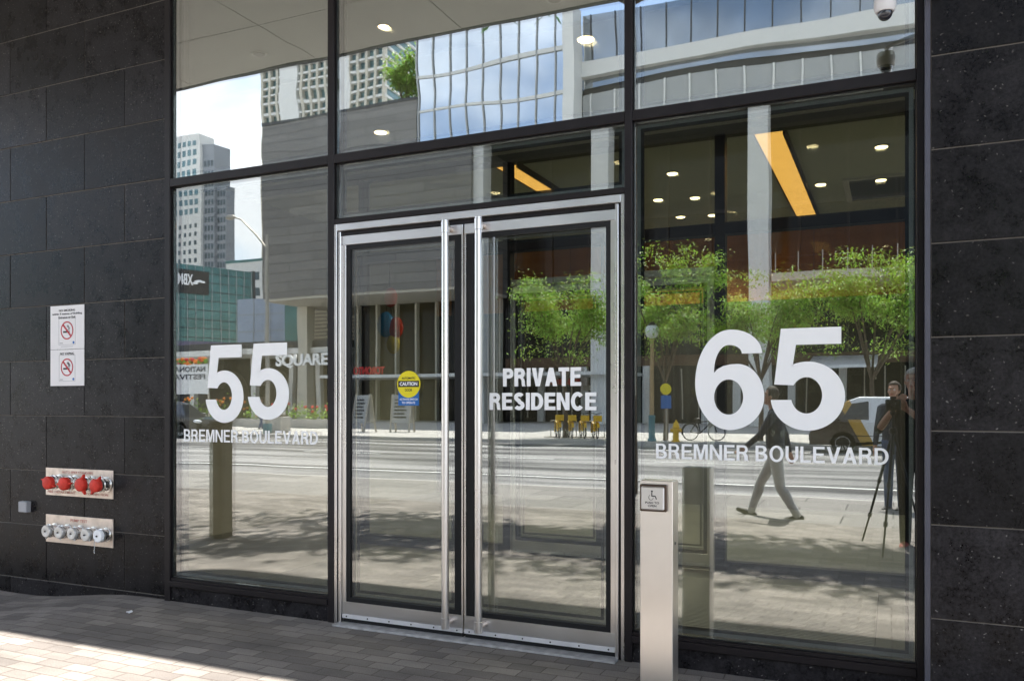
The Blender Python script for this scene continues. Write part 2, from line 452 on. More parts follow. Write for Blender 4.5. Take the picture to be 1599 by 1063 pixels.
M['orb_blue'] = mat('blue_glass', (.03, .22, .55), .15)
M['orb_red'] = mat('red_glass', (.55, .05, .03), .15)
M['orb_yellow'] = mat('yellow_glass', (.65, .50, .04), .15)
M['red_sign'] = mat('red_letters', (.60, .03, .03), .5)

# ------------------------------------------------------------------ mesh helpers
class MB:
    def __init__(s):
        s.bm = bmesh.new()

    def box(s, x0, x1, y0, y1, z0, z1):
        v = [s.bm.verts.new(p) for p in ((x0, y0, z0), (x1, y0, z0), (x1, y1, z0), (x0, y1, z0), (x0, y0, z1), (x1, y0, z1), (x1, y1, z1), (x0, y1, z1))]
        for f in ((3, 2, 1, 0), (4, 5, 6, 7), (0, 1, 5, 4), (1, 2, 6, 5), (2, 3, 7, 6), (3, 0, 4, 7)):
            s.bm.faces.new([v[i] for i in f])
        return s

    def tube(s, pts, rad, seg=12, caps=True):
        pts = [Vector(p) for p in pts]
        rr = rad if isinstance(rad, (list, tuple)) else [rad] * len(pts)
        rings = []
        for i, p in enumerate(pts):
            a = pts[max(i - 1, 0)]
            b = pts[min(i + 1, len(pts) - 1)]
            t = (b - a).normalized()
            up = Vector((0, 0, 1)) if abs(t.z) < .9 else Vector((1, 0, 0))
            u = t.cross(up).normalized()
            w = u.cross(t).normalized()
            rings.append([s.bm.verts.new(p + (u * math.cos(2 * math.pi * k / seg) + w * math.sin(2 * math.pi * k / seg)) * rr[i]) for k in range(seg)])
        for i in range(len(pts) - 1):
            for k in range(seg):
                s.bm.faces.new((rings[i][k], rings[i][(k + 1) % seg], rings[i + 1][(k + 1) % seg], rings[i + 1][k]))
        if caps:
            s.bm.faces.new(rings[0][::-1])
            s.bm.faces.new(rings[-1])
        return s

    def lathe(s, base, axis, prof, seg=24):
        """prof: (distance along axis, radius) pairs"""
        base = Vector(base); axis = Vector(axis).normalized()
        rings = []
        up = Vector((0, 0, 1)) if abs(axis.z) < .9 else Vector((1, 0, 0))
        u = axis.cross(up).normalized(); w = u.cross(axis).normalized()
        for t, r in prof:
            rings.append([s.bm.verts.new(base + axis * t + (u * math.cos(2 * math.pi * k / seg) + w * math.sin(2 * math.pi * k / seg)) * max(r, 1e-4)) for k in range(seg)])
        for i in range(len(rings) - 1):
            for k in range(seg):
                s.bm.faces.new((rings[i][k], rings[i][(k + 1) % seg], rings[i + 1][(k + 1) % seg], rings[i + 1][k]))
        s.bm.faces.new(rings[0][::-1]); s.bm.faces.new(rings[-1])
        return s

    def ball(s, c, r, u=16, v=10):
        r = r if isinstance(r, (list, tuple)) else (r, r, r)
        mtx = Matrix.Translation(c) @ Matrix.Diagonal((*r, 1))
        bmesh.ops.create_uvsphere(s.bm, u_segments=u, v_segments=v, radius=1, matrix=mtx)
        return s

    def prism(s, pts, thick):
        """closed outline of 3D points (planar), extruded by the vector thick"""
        t = Vector(thick)
        a = [s.bm.verts.new(p) for p in pts]
        b = [s.bm.verts.new(Vector(p) + t) for p in pts]
        s.bm.faces.new(a[::-1]); s.bm.faces.new(b)
        k = len(pts)
        for i in range(k):
            s.bm.faces.new((a[i], a[(i + 1) % k], b[(i + 1) % k], b[i]))
        return s

    def build(s, name, m, parent=None, bevel=0.0, smooth=False, seg=1):
        bm = s.bm
        bmesh.ops.recalc_face_normals(bm, faces=bm.faces)
        if bevel:
            bmesh.ops.bevel(bm, geom=list(bm.edges), offset=bevel, segments=seg, affect='EDGES', profile=.5, clamp_overlap=True)
        me = bpy.data.meshes.new(name)
        bm.to_mesh(me); bm.free()
        me.materials.append(m)
        if smooth:
            for p in me.polygons: p.use_smooth = True
            me.set_sharp_from_angle(angle=R(40))
        o = bpy.data.objects.new(name, me)
        col.objects.link(o)
        if parent: o.parent = parent
        return o

def box(name, m, x0, x1, y0, y1, z0, z1, parent=None, bevel=0.0):
    return MB().box(x0, x1, y0, y1, z0, z1).build(name, m, parent, bevel)

def tag(o, label=None, cat=None, group=None, kind=None):
    if label: o['label'] = label
    if cat: o['category'] = cat
    if group: o['group'] = group
    if kind: o['kind'] = kind
    return o

def thing(name, label, cat, loc=(0, 0, 0), group=None, rz=0.0):
    o = bpy.data.objects.new(name, None)
    o.empty_display_size = .1
    col.objects.link(o)
    o.location = loc
    o.rotation_euler = (0, 0, rz)
    return tag(o, label, cat, group)

KIDS = {}
def copy_tree(o, parent=None, **kw):
    c = o.copy(); col.objects.link(c)
    if parent: c.parent = parent
    for ch in [x for x in col.objects if x.parent == o]:
        copy_tree(ch, c)
    for k, v in kw.items():
        if k == 'loc': c.location = v
        elif k == 'rz': c.rotation_euler = (0, 0, v)
        else: c[k] = v
    return c

def curve_mesh(cu, name):
    ob = bpy.data.objects.new("tmp", cu)
    col.objects.link(ob)
    dg = bpy.context.evaluated_depsgraph_get()
    me = bpy.data.meshes.new_from_object(ob.evaluated_get(dg))
    bpy.data.objects.remove(ob); bpy.data.curves.remove(cu)
    me.name = name
    return me

def fit(me, x0, x1, z0, z1, y, depth, flip=False):
    """maps a flat mesh (its own x, y) into a box standing in the XZ plane; front face towards -Y (or +Y when flipped)"""
    n = len(me.vertices)
    a = np.empty(n * 3); me.vertices.foreach_get('co', a); a = a.reshape(-1, 3)
    lo, hi = a.min(0), a.max(0)
    t = (a - lo) / np.maximum(hi - lo, 1e-9)
    X = x1 - t[:, 0] * (x1 - x0) if flip else x0 + t[:, 0] * (x1 - x0)
    Z = z0 + t[:, 1] * (z1 - z0)
    Y = y + (t[:, 2] if flip else (1 - t[:, 2])) * depth
    me.vertices.foreach_set('co', np.stack([X, Y, Z], 1).ravel())
    me.update()

def text(name, s, m, x0, x1, z0, z1, y, parent, depth=.0015, bold=0.0, flip=False, spacing=1.0):
    cu = bpy.data.curves.new(name, 'FONT')
    cu.body = s; cu.extrude = .01; cu.offset = bold; cu.resolution_u = 4
    cu.space_character = spacing
    cu.align_x = 'CENTER'
    me = curve_mesh(cu, name)
    fit(me, x0, x1, z0, z1, y, depth, flip)
    me.materials.clear(); me.materials.append(m)
    o = bpy.data.objects.new(name, me); col.objects.link(o)
    if parent: o.parent = parent
    return o

def arc(cx, cy, rx, ry, a0, a1, n=18):
    return [(cx + rx * math.cos(R(a0 + (a1 - a0) * i / n)), cy + ry * math.sin(R(a0 + (a1 - a0) * i / n))) for i in range(n + 1)]

def five():
    p = [(645, -95), (1037, -95), (1037, -205), (745, -205), (722, -352)]
    p += arc(818, -545, 243, 228, 115, -173.7, 40)
    p += [(712, -570)]
    p += arc(813, -540, 102, 120, -166, 146, 36)
    p += [(600, -467)]
    return [p]

def six():
    p = arc(300, -258, 203, 158, 0, 90) + arc(300, -450, 230, 350, 90, 180)[1:] + arc(295, -450, 225, 305, 180, 270)[1:]
    p += arc(295, -540, 222, 215, 270, 360)[1:] + arc(345, -540, 172, 215, 0, 90)[1:]
    p += [(300, -327), (255, -337), (222, -354), (195, -380)]
    p += arc(290, -375, 95, 175, 178, 90)[0:] + arc(290, -258, 85, 58, 90, 0)[1:]
    return [p, arc(290, -540, 94, 115, 0, 360, 36)[:-1]]

def glyph(name, loops, m, x0, x1, z0, z1, y, parent, depth=.0015):
    cu = bpy.data.curves.new(name, 'CURVE')
    cu.dimensions = '2D'; cu.fill_mode = 'BOTH'; cu.extrude = 3.0
    for lp in loops:
        sp = cu.splines.new('POLY'); sp.points.add(len(lp) - 1)
        for q, (a, b) in zip(sp.points, lp): q.co = (a, b, 0, 1)
        sp.use_cyclic_u = True
    me = curve_mesh(cu, name)
    fit(me, x0, x1, z0, z1, y, depth)
    me.materials.clear(); me.materials.append(m)
    o = bpy.data.objects.new(name, me); col.objects.link(o)
    o.parent = parent
    return o


def thick(path, t, n=None):
    """outline of a stroke of width t along a smooth path"""
    L, Rr = [], []
    for i, p in enumerate(path):
        a = path[max(i - 1, 0)]; b = path[min(i + 1, len(path) - 1)]
        dx, dy = b[0] - a[0], b[1] - a[1]; q = math.hypot(dx, dy)
        nx, ny = -dy / q * t / 2, dx / q * t / 2
        L.append((p[0] + nx, p[1] + ny)); Rr.append((p[0] - nx, p[1] - ny))
    return L + Rr[::-1]

def sans(ch, t):
    """(advance, loops) of a grotesque capital one unit tall with stem t"""
    h = t * .86
    if ch == ' ': return .30, []
    if ch == 'I': return t, [[(0, 0), (t, 0), (t, 1), (0, 1)]]
    if ch == 'L': return .60, [[(0, 0), (.60, 0), (.60, h), (t, h), (t, 1), (0, 1)]]
    if ch == 'T': return .66, [[(.33 - t / 2, 0), (.33 + t / 2, 0), (.33 + t / 2, 1 - h), (.66, 1 - h), (.66, 1), (0, 1), (0, 1 - h), (.33 - t / 2, 1 - h)]]
    if ch == 'E':
        m0, m1 = .52 - h * .45, .52 + h * .45
        return .65, [[(0, 0), (.65, 0), (.65, h), (t, h), (t, m0), (.60, m0), (.60, m1), (t, m1), (t, 1 - h), (.64, 1 - h), (.64, 1), (0, 1)]]
    if ch == 'N': return .76, [[(0, 0), (t, 0), (t, 1 - t * 1.65), (.76 - t * 1.05, 0), (.76, 0), (.76, 1), (.76 - t, 1), (.76 - t, t * 1.65), (t * 1.05, 1), (0, 1)]]
    if ch == 'M': return .88, [[(0, 0), (t * .95, 0), (t * .95, .80), (.44 - t * .48, 0), (.44 + t * .48, 0), (.88 - t * .95, .80), (.88 - t * .95, 0), (.88, 0), (.88, 1), (.88 - t * 1.45, 1), (.44, .30 + .1 * t), (t * 1.45, 1), (0, 1)]]
    if ch == 'V': return .76, [[(.38 - t * .55, 0), (.38 + t * .55, 0), (.76, 1), (.76 - t * 1.12, 1), (.38, t * 1.35), (t * 1.12, 1), (0, 1)]]
    if ch == 'A':
        c0 = .22; c1 = c0 + h
        f = lambda z: (.38 - t * .55) * z      # outer left edge
        g = lambda z: f(z) + t * 1.10           # inner left edge
        return .76, [[(0, 0), (t * 1.10, 0), (g(c0), c0), (.76 - g(c0), c0), (.76 - t * 1.10, 0), (.76, 0), (.38 + t * .55, 1), (.38 - t * .55, 1)],
                     [(g(c1), c1), (.76 - g(c1), c1), (.38, min(.86, c1 + (.38 - g(c1)) / (.38 - t * .55)))]]
    if ch == 'D': return .74, [[(0, 0), (.32, 0)] + arc(.32, .5, .42, .5, -90, 90, 20) + [(0, 1)], [(t, h)] + arc(.32, .5, .42 - t, .5 - h, -90, 90, 20) + [(t, 1 - h)]]
    if ch in 'PR':
        zc, r = .72, .28
        bowl = arc(.40, zc, .27, r, -90, 90, 16)
        hole = [(t, zc - r + h)] + arc(.40, zc, .27 - t * .95, r - h, -90, 90, 14) + [(t, zc + r - h)]
        if ch == 'P': return .67, [[(0, 0), (t, 0), (t, zc - r)] + bowl + [(0, 1)], hole]
        return .72, [[(0, 0), (t, 0), (t, zc - r), (.34, zc - r), (.40, zc - r - .03), (.455, zc - r - .12), (.47, .12), (.50, 0), (.72, 0), (.685, .06), (.665, .30), (.63, .41), (.55, .468)] + arc(.40, zc, .27, r, -42, 90, 14) + [(0, 1)], hole]
    if ch == 'B':
        o1 = arc(.40, .275, .30, .275, -90, 62, 14); o2 = arc(.38, .755, .27, .245, -55, 90, 14)
        m = .525
        return .70, [[(0, 0)] + o1 + o2 + [(0, 1)],
                     [(t, h)] + arc(.39, .275, .30 - t, .275 - h * .98, -90, 90, 12) + [(t, m - h * .45)],
                     [(t, m + h * .42)] + arc(.37, (m + h * .42 + 1 - h) / 2, .27 - t, (1 - h - m - h * .42) / 2, -90, 90, 12) + [(t, 1 - h)]]
    if ch == 'O': return .82, [arc(.41, .5, .41, .52, 0, 360, 40)[:-1], arc(.41, .5, .41 - t, .52 - h, 0, 360, 40)[:-1]]
    if ch == 'C': return .76, [thick(arc(.40, .5, .40 - t / 2, .52 - h / 2, 42, 318, 36), t * .95)]
    if ch == 'U': return .73, [[(0, 1)] + arc(.365, .36, .365, .38, 180, 360, 22) + [(.73, 1), (.73 - t, 1)] + arc(.365, .36, .365 - t, .38 - h, 360, 180, 20) + [(t, 1)]]
    if ch == 'S':
        q = t / 2; rr = .265 - q * .6
        p = arc(.34, .735, .32 - q, .285 - q, 28, 262, 22) + arc(.34, .265, .34 - q, .285 - q, 80, -155, 22)
        return .68, [thick(p, t * .95)]
    return .3, []

def wordmark(name, s, m, x0, x1, z0, z1, y, parent, t=.17, gap=.12, depth=.0015):
    cu = bpy.data.curves.new(name, 'CURVE')
    cu.dimensions = '2D'; cu.fill_mode = 'BOTH'; cu.extrude = .01
    x = 0
    for ch in s:
        a, loops = sans(ch, t)
        for lp in loops:
            sp = cu.splines.new('POLY'); sp.points.add(len(lp) - 1)
            for q, (u, v) in zip(sp.points, lp): q.co = (x + u, v, 0, 1)
            sp.use_cyclic_u = True
        x += a + (0 if ch == ' ' else gap)
    me = curve_mesh(cu, name)
    fit(me, x0, x1, z0, z1, y, depth)
    me.materials.clear(); me.materials.append(m)
    o = bpy.data.objects.new(name, me); col.objects.link(o); o.parent = parent
    return o

# ------------------------------------------------------------------ ground, road
def smooth(t):
    t = min(max(t, 0), 1); return t * t * (3 - 2 * t)

bm = bmesh.new()
xs = [-60, -30, -14, -10] + [-8 + .25 * i for i in range(17)] + [-2, 0, 2, 5, 10, 30]
ys = [-6.3, -5, -3.5] + [-2.5 + .25 * i for i in range(11)] + [.02]
grid = [[bm.verts.new((x, y, -.11 * smooth((-5.3 - x) / 1.3) * smooth((y + 6) / 3))) for y in ys] for x in xs]
for i in range(len(xs) - 1):
    for j in range(len(ys) - 1):
        bm.faces.new((grid[i][j], grid[i + 1][j], grid[i + 1][j + 1], grid[i][j + 1]))
mb = MB(); mb.bm.free(); mb.bm = bm
o = mb.build('pavement', M['paver']); tag(o, kind='structure')
o = box('ground', M['concrete'], -900, 900, -900, 300, -.40, -.30); tag(o, kind='structure')
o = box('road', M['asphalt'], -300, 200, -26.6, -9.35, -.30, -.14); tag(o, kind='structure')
o = box('slab_pavement', M['slab'], -60, 30, -9.198, -6.302, -.30, -.002); tag(o, kind='structure')
o = box('kerb', M['concrete'], -60, 30, -9.345, -9.2, -.30, -.004); tag(o, kind='structure')
o = box('far_kerb', M['concrete'], -200, 120, -26.80, -26.602, -.30, -.006); tag(o, kind='structure')
o = box('far_pavement', M['concrete'], -200, 120, -180, -26.802, -.298, 0.0); tag(o, kind='structure')
mk = MB()
for k in range(14):
    mk.box(-60 + k * 6, -57 + k * 6, -18.06, -17.94, -.139, -.135)
o = mk.build('lane_marking', M['paint_line']); tag(o, kind='structure')
mk = MB()
for y0 in (-12.4, -23.8):
    mk.box(-80, 20, y0 - .08, y0 + .08, -.139, -.135)
o = mk.build('edge_marking', M['paint_line']); tag(o, kind='structure')

# ------------------------------------------------------------------ stone walls
def stone_wall(name, label, x0, x1, yf, anchor, zoff, end_right=True, trim=None):
    t = thing(name, label, 'wall', ((x0 + x1) / 2, yf, 0))
    t.location = (0, 0, 0)
    T = MB()
    P, TW, g = .4545, .9, .0035
    z0 = .0245 + zoff
    rows = [(-.4, z0)] + [(z0 + k * P, z0 + (k + 1) * P) for k in range(12)] + [(z0 + 12 * P, 5.86)]
    for k, (a, b) in enumerate(rows):
        half = (k % 2 == 1)
        x = anchor
        edges = []
        off = TW / 2 if half else 0
        lo = anchor + off - TW * 40
        cuts = [lo + TW * i for i in range(80)]
        cuts = sorted([x0] + [c for c in cuts if x0 + .02 < c < x1 - .02] + [x1])
        for c0, c1 in zip(cuts, cuts[1:]):
            d = random.uniform(-.0012, .0012)
            T.box(c0 + g, c1 - g, yf + d, yf + .03, a + g, b - g)
    T.build('cladding', M['stone'], t, bevel=.0018)
    box('grout', M['grout'], x0 + .001, x1 - .001, yf + .006, yf + .22, -.4, 5.86, t)
    return t

wl_ = stone_wall('stone_wall', 'dark granite slab wall with the no smoking signs and red capped fire inlets', -12, -5.035, 0.0, -5.035, 0)
wr_ = stone_wall('stone_wall', 'bare dark granite slab wall beside the big glazed bay numbered 65', .166, 5.0, -.18, .166, -.027)
box('edge_trim', M['trim'], .142, .1655, -.178, .03, -.05, 5.86, wr_)
box('edge_trim', M['trim'], -5.0345, -5.027, -.004, .03, -.05, 5.86, wl_)

# ------------------------------------------------------------------ storefront
front = thing('glass_storefront', 'black framed glass entrance front between two dark granite walls', 'storefront', (0, 0, 0))
TOP = 5.85
def mullion(x0, x1, z0=.0):
    m_ = MB().box(x0, x1, -.035, .11, z0, TOP)
    return m_.build('mullion', M['frame'], front, bevel=.003)
mullion(-5.026, -4.972)
mullion(-3.517, -3.467)
mullion(-1.418, -1.372)
mullion(.108, .1415)
TR0, TR1 = 3.125, 3.185
for x0, x1 in ((-4.972, -3.517), (-3.467, -1.418), (-1.372, .108)):
    box('transom', M['frame'], x0, x1, -.033, .108, TR0, TR1, front, bevel=.003)
box('transom', M['frame'], -3.467, -1.418, -.031, .108, 2.712, 2.745, front, bevel=.003)
for x0, x1 in ((-4.972, -3.517), (-1.372, .108)):
    box('sill', M['frame'], x0, x1, -.045, .11, .115, .155, front, bevel=.003)
    box('sill', M['frame'], x0, x1, -.025, .11, .155, .175, front, bevel=.002)
    box('plinth', M['stone'], x0, x1, -.02, .11, -.05, .113, front, bevel=.002)

def pane(x0, x1, z0, z1, m):
    p = box('pane', m, x0, x1, 0, .028, z0, z1, front)
    e, w = .012, .020
    # aluminium spacer bar and dark edge seal seen inside the glass edges
    for y0, y1, a, b, mm, nm in ((.029, .034, .010, .032, M['spacer'], 'spacer_bar'), (.030, .044, .032, .050, M['gasket'], 'edge_seal')):
        f = MB()
        f.box(x0 + a, x0 + b, y0, y1, z0 + a, z1 - a); f.box(x1 - b, x1 - a, y0, y1, z0 + a, z1 - a)
        f.box(x0 + b, x1 - b, y0, y1, z0 + a, z0 + b); f.box(x0 + b, x1 - b, y0, y1, z1 - b, z1 - a)
        f.build(nm, mm, p)
    g = MB()
    a = .005
    g.box(x0, x0 + a, -.012, -.0005, z0, z1); g.box(x1 - a, x1, -.012, -.0005, z0, z1)
    g.box(x0 + a, x1 - a, -.012, -.0005, z0, z0 + a); g.box(x0 + a, x1 - a, -.012, -.0005, z1 - a, z1)
    g.build('gasket', M['gasket'], p)
    return p

pL = pane(-4.970, -3.519, .177, 3.123, M['glass_low'])
pR = pane(-1.370, .106, .177, 3.123, M['glass_low'])
pM = pane(-3.465, -1.420, 2.747, 3.123, M['glass_door'])
pane(-4.970, -3.519, 3.187, TOP - .002, M['glass_top'])
pane(-3.465, -1.420, 3.187, TOP - .002, M['glass_top'])
pane(-1.370, .106, 3.187, TOP - .002, M['glass_top'])

V = M['white_vinyl']
glyph('house_number', five(), V, -4.645, -4.284, 1.350, 1.920, -.0022, pL)
glyph('house_number', five(), V, -4.243, -3.872, 1.376, 1.922, -.0022, pL)
wordmark('street_name', 'BREMNER BOULEVARD', V, -4.86, -3.623, 1.205, 1.300, -.0022, pL, t=.17)
glyph('house_number', six(), V, -1.015, -.639, 1.347, 1.902, -.0022, pR)
glyph('house_number', five(), V, -.605, -.229, 1.349, 1.897, -.0022, pR)
wordmark('street_name', 'BREMNER BOULEVARD', V, -1.239, -.021, 1.177, 1.266, -.0022, pR, t=.17)

# door frame
S, SH = M['steel'], M['steel_h']
def jamb(x0, s):
    j = MB()
    j.box(x0, x0 + s * .022, -.030, .09, 0, 2.709)
    j.build('door_jamb', S, front, bevel=.002)
    j = MB(); j.box(x0 + s * .022, x0 + s * .034, -.012, .09, 0, 2.655)
    j.build('jamb_reveal', M['spacer'], front)
    j = MB(); j.box(x0 + s * .034, x0 + s * .054, -.034, .09, 0, 2.655)
    j.build('door_jamb', S, front, bevel=.003)
for x0, s in ((-3.466, 1), (-1.419, -1)):
    a, b = sorted((x0, x0 + s * .022)); MB().box(a, b, -.030, .09, 0, 2.709).build('door_jamb', S, front, bevel=.002)
    a, b = sorted((x0 + s * .022, x0 + s * .036)); MB().box(a, b, -.010, .09, 0, 2.66).build('jamb_reveal', M['frame'], front)
    a, b = sorted((x0 + s * .036, x0 + s * .056)); MB().box(a, b, -.034, .09, 0, 2.655).build('door_jamb', S, front, bevel=.003)
MB().box(-3.443, -1.442, -.031, .09, 2.662, 2.7095).build('door_header', SH, front, bevel=.003)
MB().box(-3.409, -1.476, -.006, .09, 2.632, 2.661).build('header_reveal', M['frame'], front)
box('threshold', mat('threshold_aluminium', (.42, .41, .40), .6, metal=.3, var=.35, scale=18), -3.43, -1.455, -.105, .10, -.02, .012, front, bevel=.003)

def leaf(name, label, x0, x1, hx, ysh=0.0, full=True, inner=False):
    """x0..x1 of the leaf, hx the pull bar's x"""
    t = thing(name, label, 'door', (0, ysh, 0))
    left = hx > (x0 + x1) / 2
    z0, z1 = .040, 2.628
    ST = .030
    box('top_rail', SH, x0 + .001, x1 - .001, -.018, .045, 2.565, z1, t, bevel=.002)
    box('bottom_rail', SH, x0 + .001, x1 - .001, -.018, .045, .068, .150, t, bevel=.002)
    sw = MB().box(x0 + .002, x1 - .002, -.024, .045, .040, .0675).build('sweep_strip', mat('sweep_aluminium', (.82, .81, .82), .4, metal=.5), t, bevel=.001)
    sc_ = MB()
    n = 6
    for i in range(n):
        x = x0 + .04 + (x1 - x0 - .08) * i / (n - 1)
        sc_.lathe((x, -.0241, .054), (0, -1, 0), [(0, .005), (.002, .005), (.003, .003)], 10)
    sc_.build('screws', M['black_metal'], sw).name = 'screw_row'
    box('sweep_brush', M['gasket'], x0 + .004, x1 - .004, -.010, .035, .0135, .0395, t)
    hingex = (x0, x0 + ST) if left else (x1 - ST, x1)
    meetx = (x1 - .012, x1) if left else (x0, x0 + .012)
    box('hinge_stile', S, hingex[0], hingex[1], -.018, .045, .150, 2.565, t, bevel=.002)
    box('meeting_stile', S, meetx[0], meetx[1], -.018, .045, .150, 2.565, t, bevel=.002)
    gx0 = x0 + (ST if left else .012); gx1 = x1 - (.012 if left else ST)
    seal = MB(); a = .030
    al, ar = (a, .052) if left else (.052, a)
    for ins, y0 in ((0, -.010),):
        seal.box(gx0, gx0 + al, y0, .040, .150, 2.565); seal.box(gx1 - ar, gx1, y0, .040, .150, 2.565)
        seal.box(gx0 + al, gx1 - ar, y0, .040, .150, .150 + a); seal.box(gx0 + al, gx1 - ar, y0, .040, 2.565 - a, 2.565)
    seal.build('glazing_gasket', M['gasket'], t)
    p = box('pane', M['glass_inner'] if inner else M['glass_door'], gx0 + al, gx1 - ar, .002, .024, .150 + a, 2.565 - a, t)
    br = MB(); q0, q1, z2, z3 = gx0 + al + .006, gx1 - ar - .006, .156 + a, 2.559 - a
    br.box(q0, q0 + .010, .026, .034, z2, z3); br.box(q1 - .010, q1, .026, .034, z2, z3)
    br.box(q0 + .01, q1 - .01, .026, .034, z2, z2 + .01); br.box(q0 + .01, q1 - .01, .026, .034, z3 - .01, z3)
    br.build('spacer_bar', M['spacer'], p)
    br = MB(); q0 += .022; q1 -= .022; z2 += .022; z3 -= .022
    br.box(q0, q0 + .016, .028, .04, z2, z3); br.box(q1 - .016, q1, .028, .04, z2, z3)
    br.box(q0 + .016, q1 - .016, .028, .04, z2, z2 + .016); br.box(q0 + .016, q1 - .016, .028, .04, z3 - .016, z3)
    br.build('edge_seal', M['gasket'], p)
    if full:
        h = MB().tube([(hx, -.09, .075), (hx, -.09, 2.645)], .0235, 20).build('pull_handle', M['steel'], t, bevel=0, smooth=True)
        for z in (.11, 2.60):
            MB().tube([(hx, -.088, z), (hx, -.0185, z)], .019, 14).build('handle_mount', M['steel_dirty'], h, smooth=True)
            MB().lathe((hx, -.09, z - .035), (0, 0, 1), [(0, .0242), (.002, .0265), (.068, .0265), (.07, .0242)], 20).build('handle_collar', M['steel'], h, smooth=True)
    return t, p

dL, dpL = leaf('entrance_door', 'glass door leaf with a yellow and blue caution sticker and steel pull bar', -3.408, -2.482, -2.570)
dR, dpR = leaf('entrance_door', 'glass door leaf lettered private residence with steel pull bar', -2.474, -1.477, -2.336)
wordmark('lettering', 'PRIVATE', V, -2.210, -1.695, 1.598, 1.710, -.001, dpR, t=.24, gap=.08)
wordmark('lettering', 'RESIDENCE', V, -2.303, -1.599, 1.450, 1.562, -.001, dpR, t=.24, gap=.08)
# caution sticker
dec = MB()
dec.box(-2.972, -2.815, -.0005, .0015, 1.479, 1.62).build('sticker_base', M['blue_ink'], dpL)
MB().lathe((-2.893, .0015, 1.618), (0, -1, 0), [(0, .088), (.003, .088)], 40).build('sticker_disc', M['yellow_ink'], dpL)
box('sticker_band', M['black_ink'], -2.972, -2.814, -.0025, .001, 1.600, 1.641, dpL)
text('sticker_text', 'CAUTION', M['white_vinyl'], -2.96, -2.826, 1.609, 1.633, -.0033, dpL, .0006, bold=.03)
text('sticker_text', 'AUTOMATIC', M['black_ink'], -2.945, -2.841, 1.650, 1.666, -.0023, dpL, .0006, bold=.02)
text('sticker_text', 'DOOR', M['black_ink'], -2.92, -2.866, 1.571, 1.590, -.0023, dpL, .0006, bold=.02)
text('sticker_text', 'ACTIVATE SWITCH', M['white_vinyl'], -2.962, -2.826, 1.513, 1.526, -.0013, dpL, .0006, bold=.01)
text('sticker_text', 'TO OPERATE', M['white_vinyl'], -2.945, -2.843, 1.490, 1.505, -.0013, dpL, .0006, bold=.01)

# inner vestibule doors: copies of a plain leaf
inL, _ = leaf('vestibule_door', 'inner glass door leaf behind the caution sticker door', -3.408, -2.482, -2.570, 2.8, full=False, inner=True)
inR, _ = leaf('vestibule_door', 'inner glass door leaf behind the private residence door', -2.474, -1.477, -2.336, 2.8, full=False, inner=True)

# ------------------------------------------------------------------ canopy soffit and roof
can = thing('entrance_canopy', 'pale panelled soffit over the entrance with recessed lights', 'canopy', (0, 0, 0))
sp = MB()
xe = [-13 + 2.1 * i for i in range(10)]
for i in range(len(xe) - 1):
    for y0, y1 in ((-3.98, -2.9), (-2.9, -1.45), (-1.45, -.20)):
        sp.box(xe[i] + .006, xe[i + 1] - .006, y0 + .006, y1 - .006, 5.87, 5.90)
sp.build('soffit_panel', M['soffit'], can)
box('soffit_void', M['black_metal'], -13, 5.9, -3.99, .3, 5.905, 5.96, can)
box('fascia', M['dark_metal'], -13, 5.9, -4.04, -3.995, 5.86, 6.60, can)
box('roof_deck', M['dark_metal'], -13, 5.9, -3.99, 9.4, 6.50, 6.60, can)
SG = 'recessed lights in the canopy soffit'
def downlight(x, y, z, r, lit, label, group, name='recessed_light', watts=0):
    t = thing(name, label, 'ceiling light', (x, y, z), group)
    MB().lathe((0, 0, 0), (0, 0, -1), [(0, r * 1.35), (.004, r * 1.35), (.012, r * 1.22), (.012, r * 1.02), (.002, r)], 28).build('ring', M['lamp_ring'], t, smooth=True)
    MB().lathe((0, 0, -.0125), (0, 0, -1), [(0, r), (.004, r * .98)], 24).build('lens', M['lamp_on'] if lit else M['lamp_off'], t)
    if watts:
        ld = bpy.data.lights.new('lamp_light', 'SPOT')
        ld.energy = watts; ld.color = (1.0, .85, .64); ld.spot_size = R(150); ld.spot_blend = .9; ld.shadow_soft_size = r
        lo = bpy.data.objects.new('lamp_light', ld); col.objects.link(lo); lo.parent = t; lo.location = (0, 0, -.05)
    return t
downlight(-5.39, -3.51, 5.87, .062, True, 'lit round light in the canopy soffit above the caution door', None)
downlight(-7.25, -3.55, 5.87, .075, False, 'unlit round light in the canopy soffit above the number 55 bay', None)
downlight(-3.34, -3.72, 5.87, .075, False, 'unlit round light in the canopy soffit nearest above the door handles', None)

# ------------------------------------------------------------------ lobby
o = box('lobby_floor', M['tile_floor'], -7, 2, .11, 8.0, -.06, -.002); tag(o, kind='structure')
o = box('lobby_ceiling', M['ceil'], -7, 2, .36, 8.0, 3.92, 4.0); tag(o, kind='structure')
o = box('lobby_bulkhead', M['lobby_wall'], -7, 2, .30, .355, 3.92, 5.87); tag(o, kind='structure')
lw1 = box('lobby_wall', M['lobby_wall'], -7.1, -7.0, .23, 8.0, -.06, 5.87); tag(lw1, 'pale plaster lobby wall at the side of the number 55 bay', 'wall')
lw2 = box('lobby_wall', M['lobby_wall'], 1.4, 1.5, .23, 8.0, -.06, 5.87); tag(lw2, 'pale plaster lobby wall at the side of the number 65 bay', 'wall')
bk = thing('lobby_back_wall', 'walnut panelled wall at the back of the lobby', 'wall', (0, 7.6, 0))
pw_ = MB()
for i in range(7):
    pw_.box(-7 + i * 1.2 + .004, -7 + (i + 1) * 1.2 - .004, 0, .05, 2.95, 3.90)
pw_.build('wood_panel', M['wood'], bk)
box('shade_panel', M['dark_stone2'], -7, 1.4, .01, .054, 0, 2.945, bk)  # dark sheet added below the wood so the lower lobby looks shaded
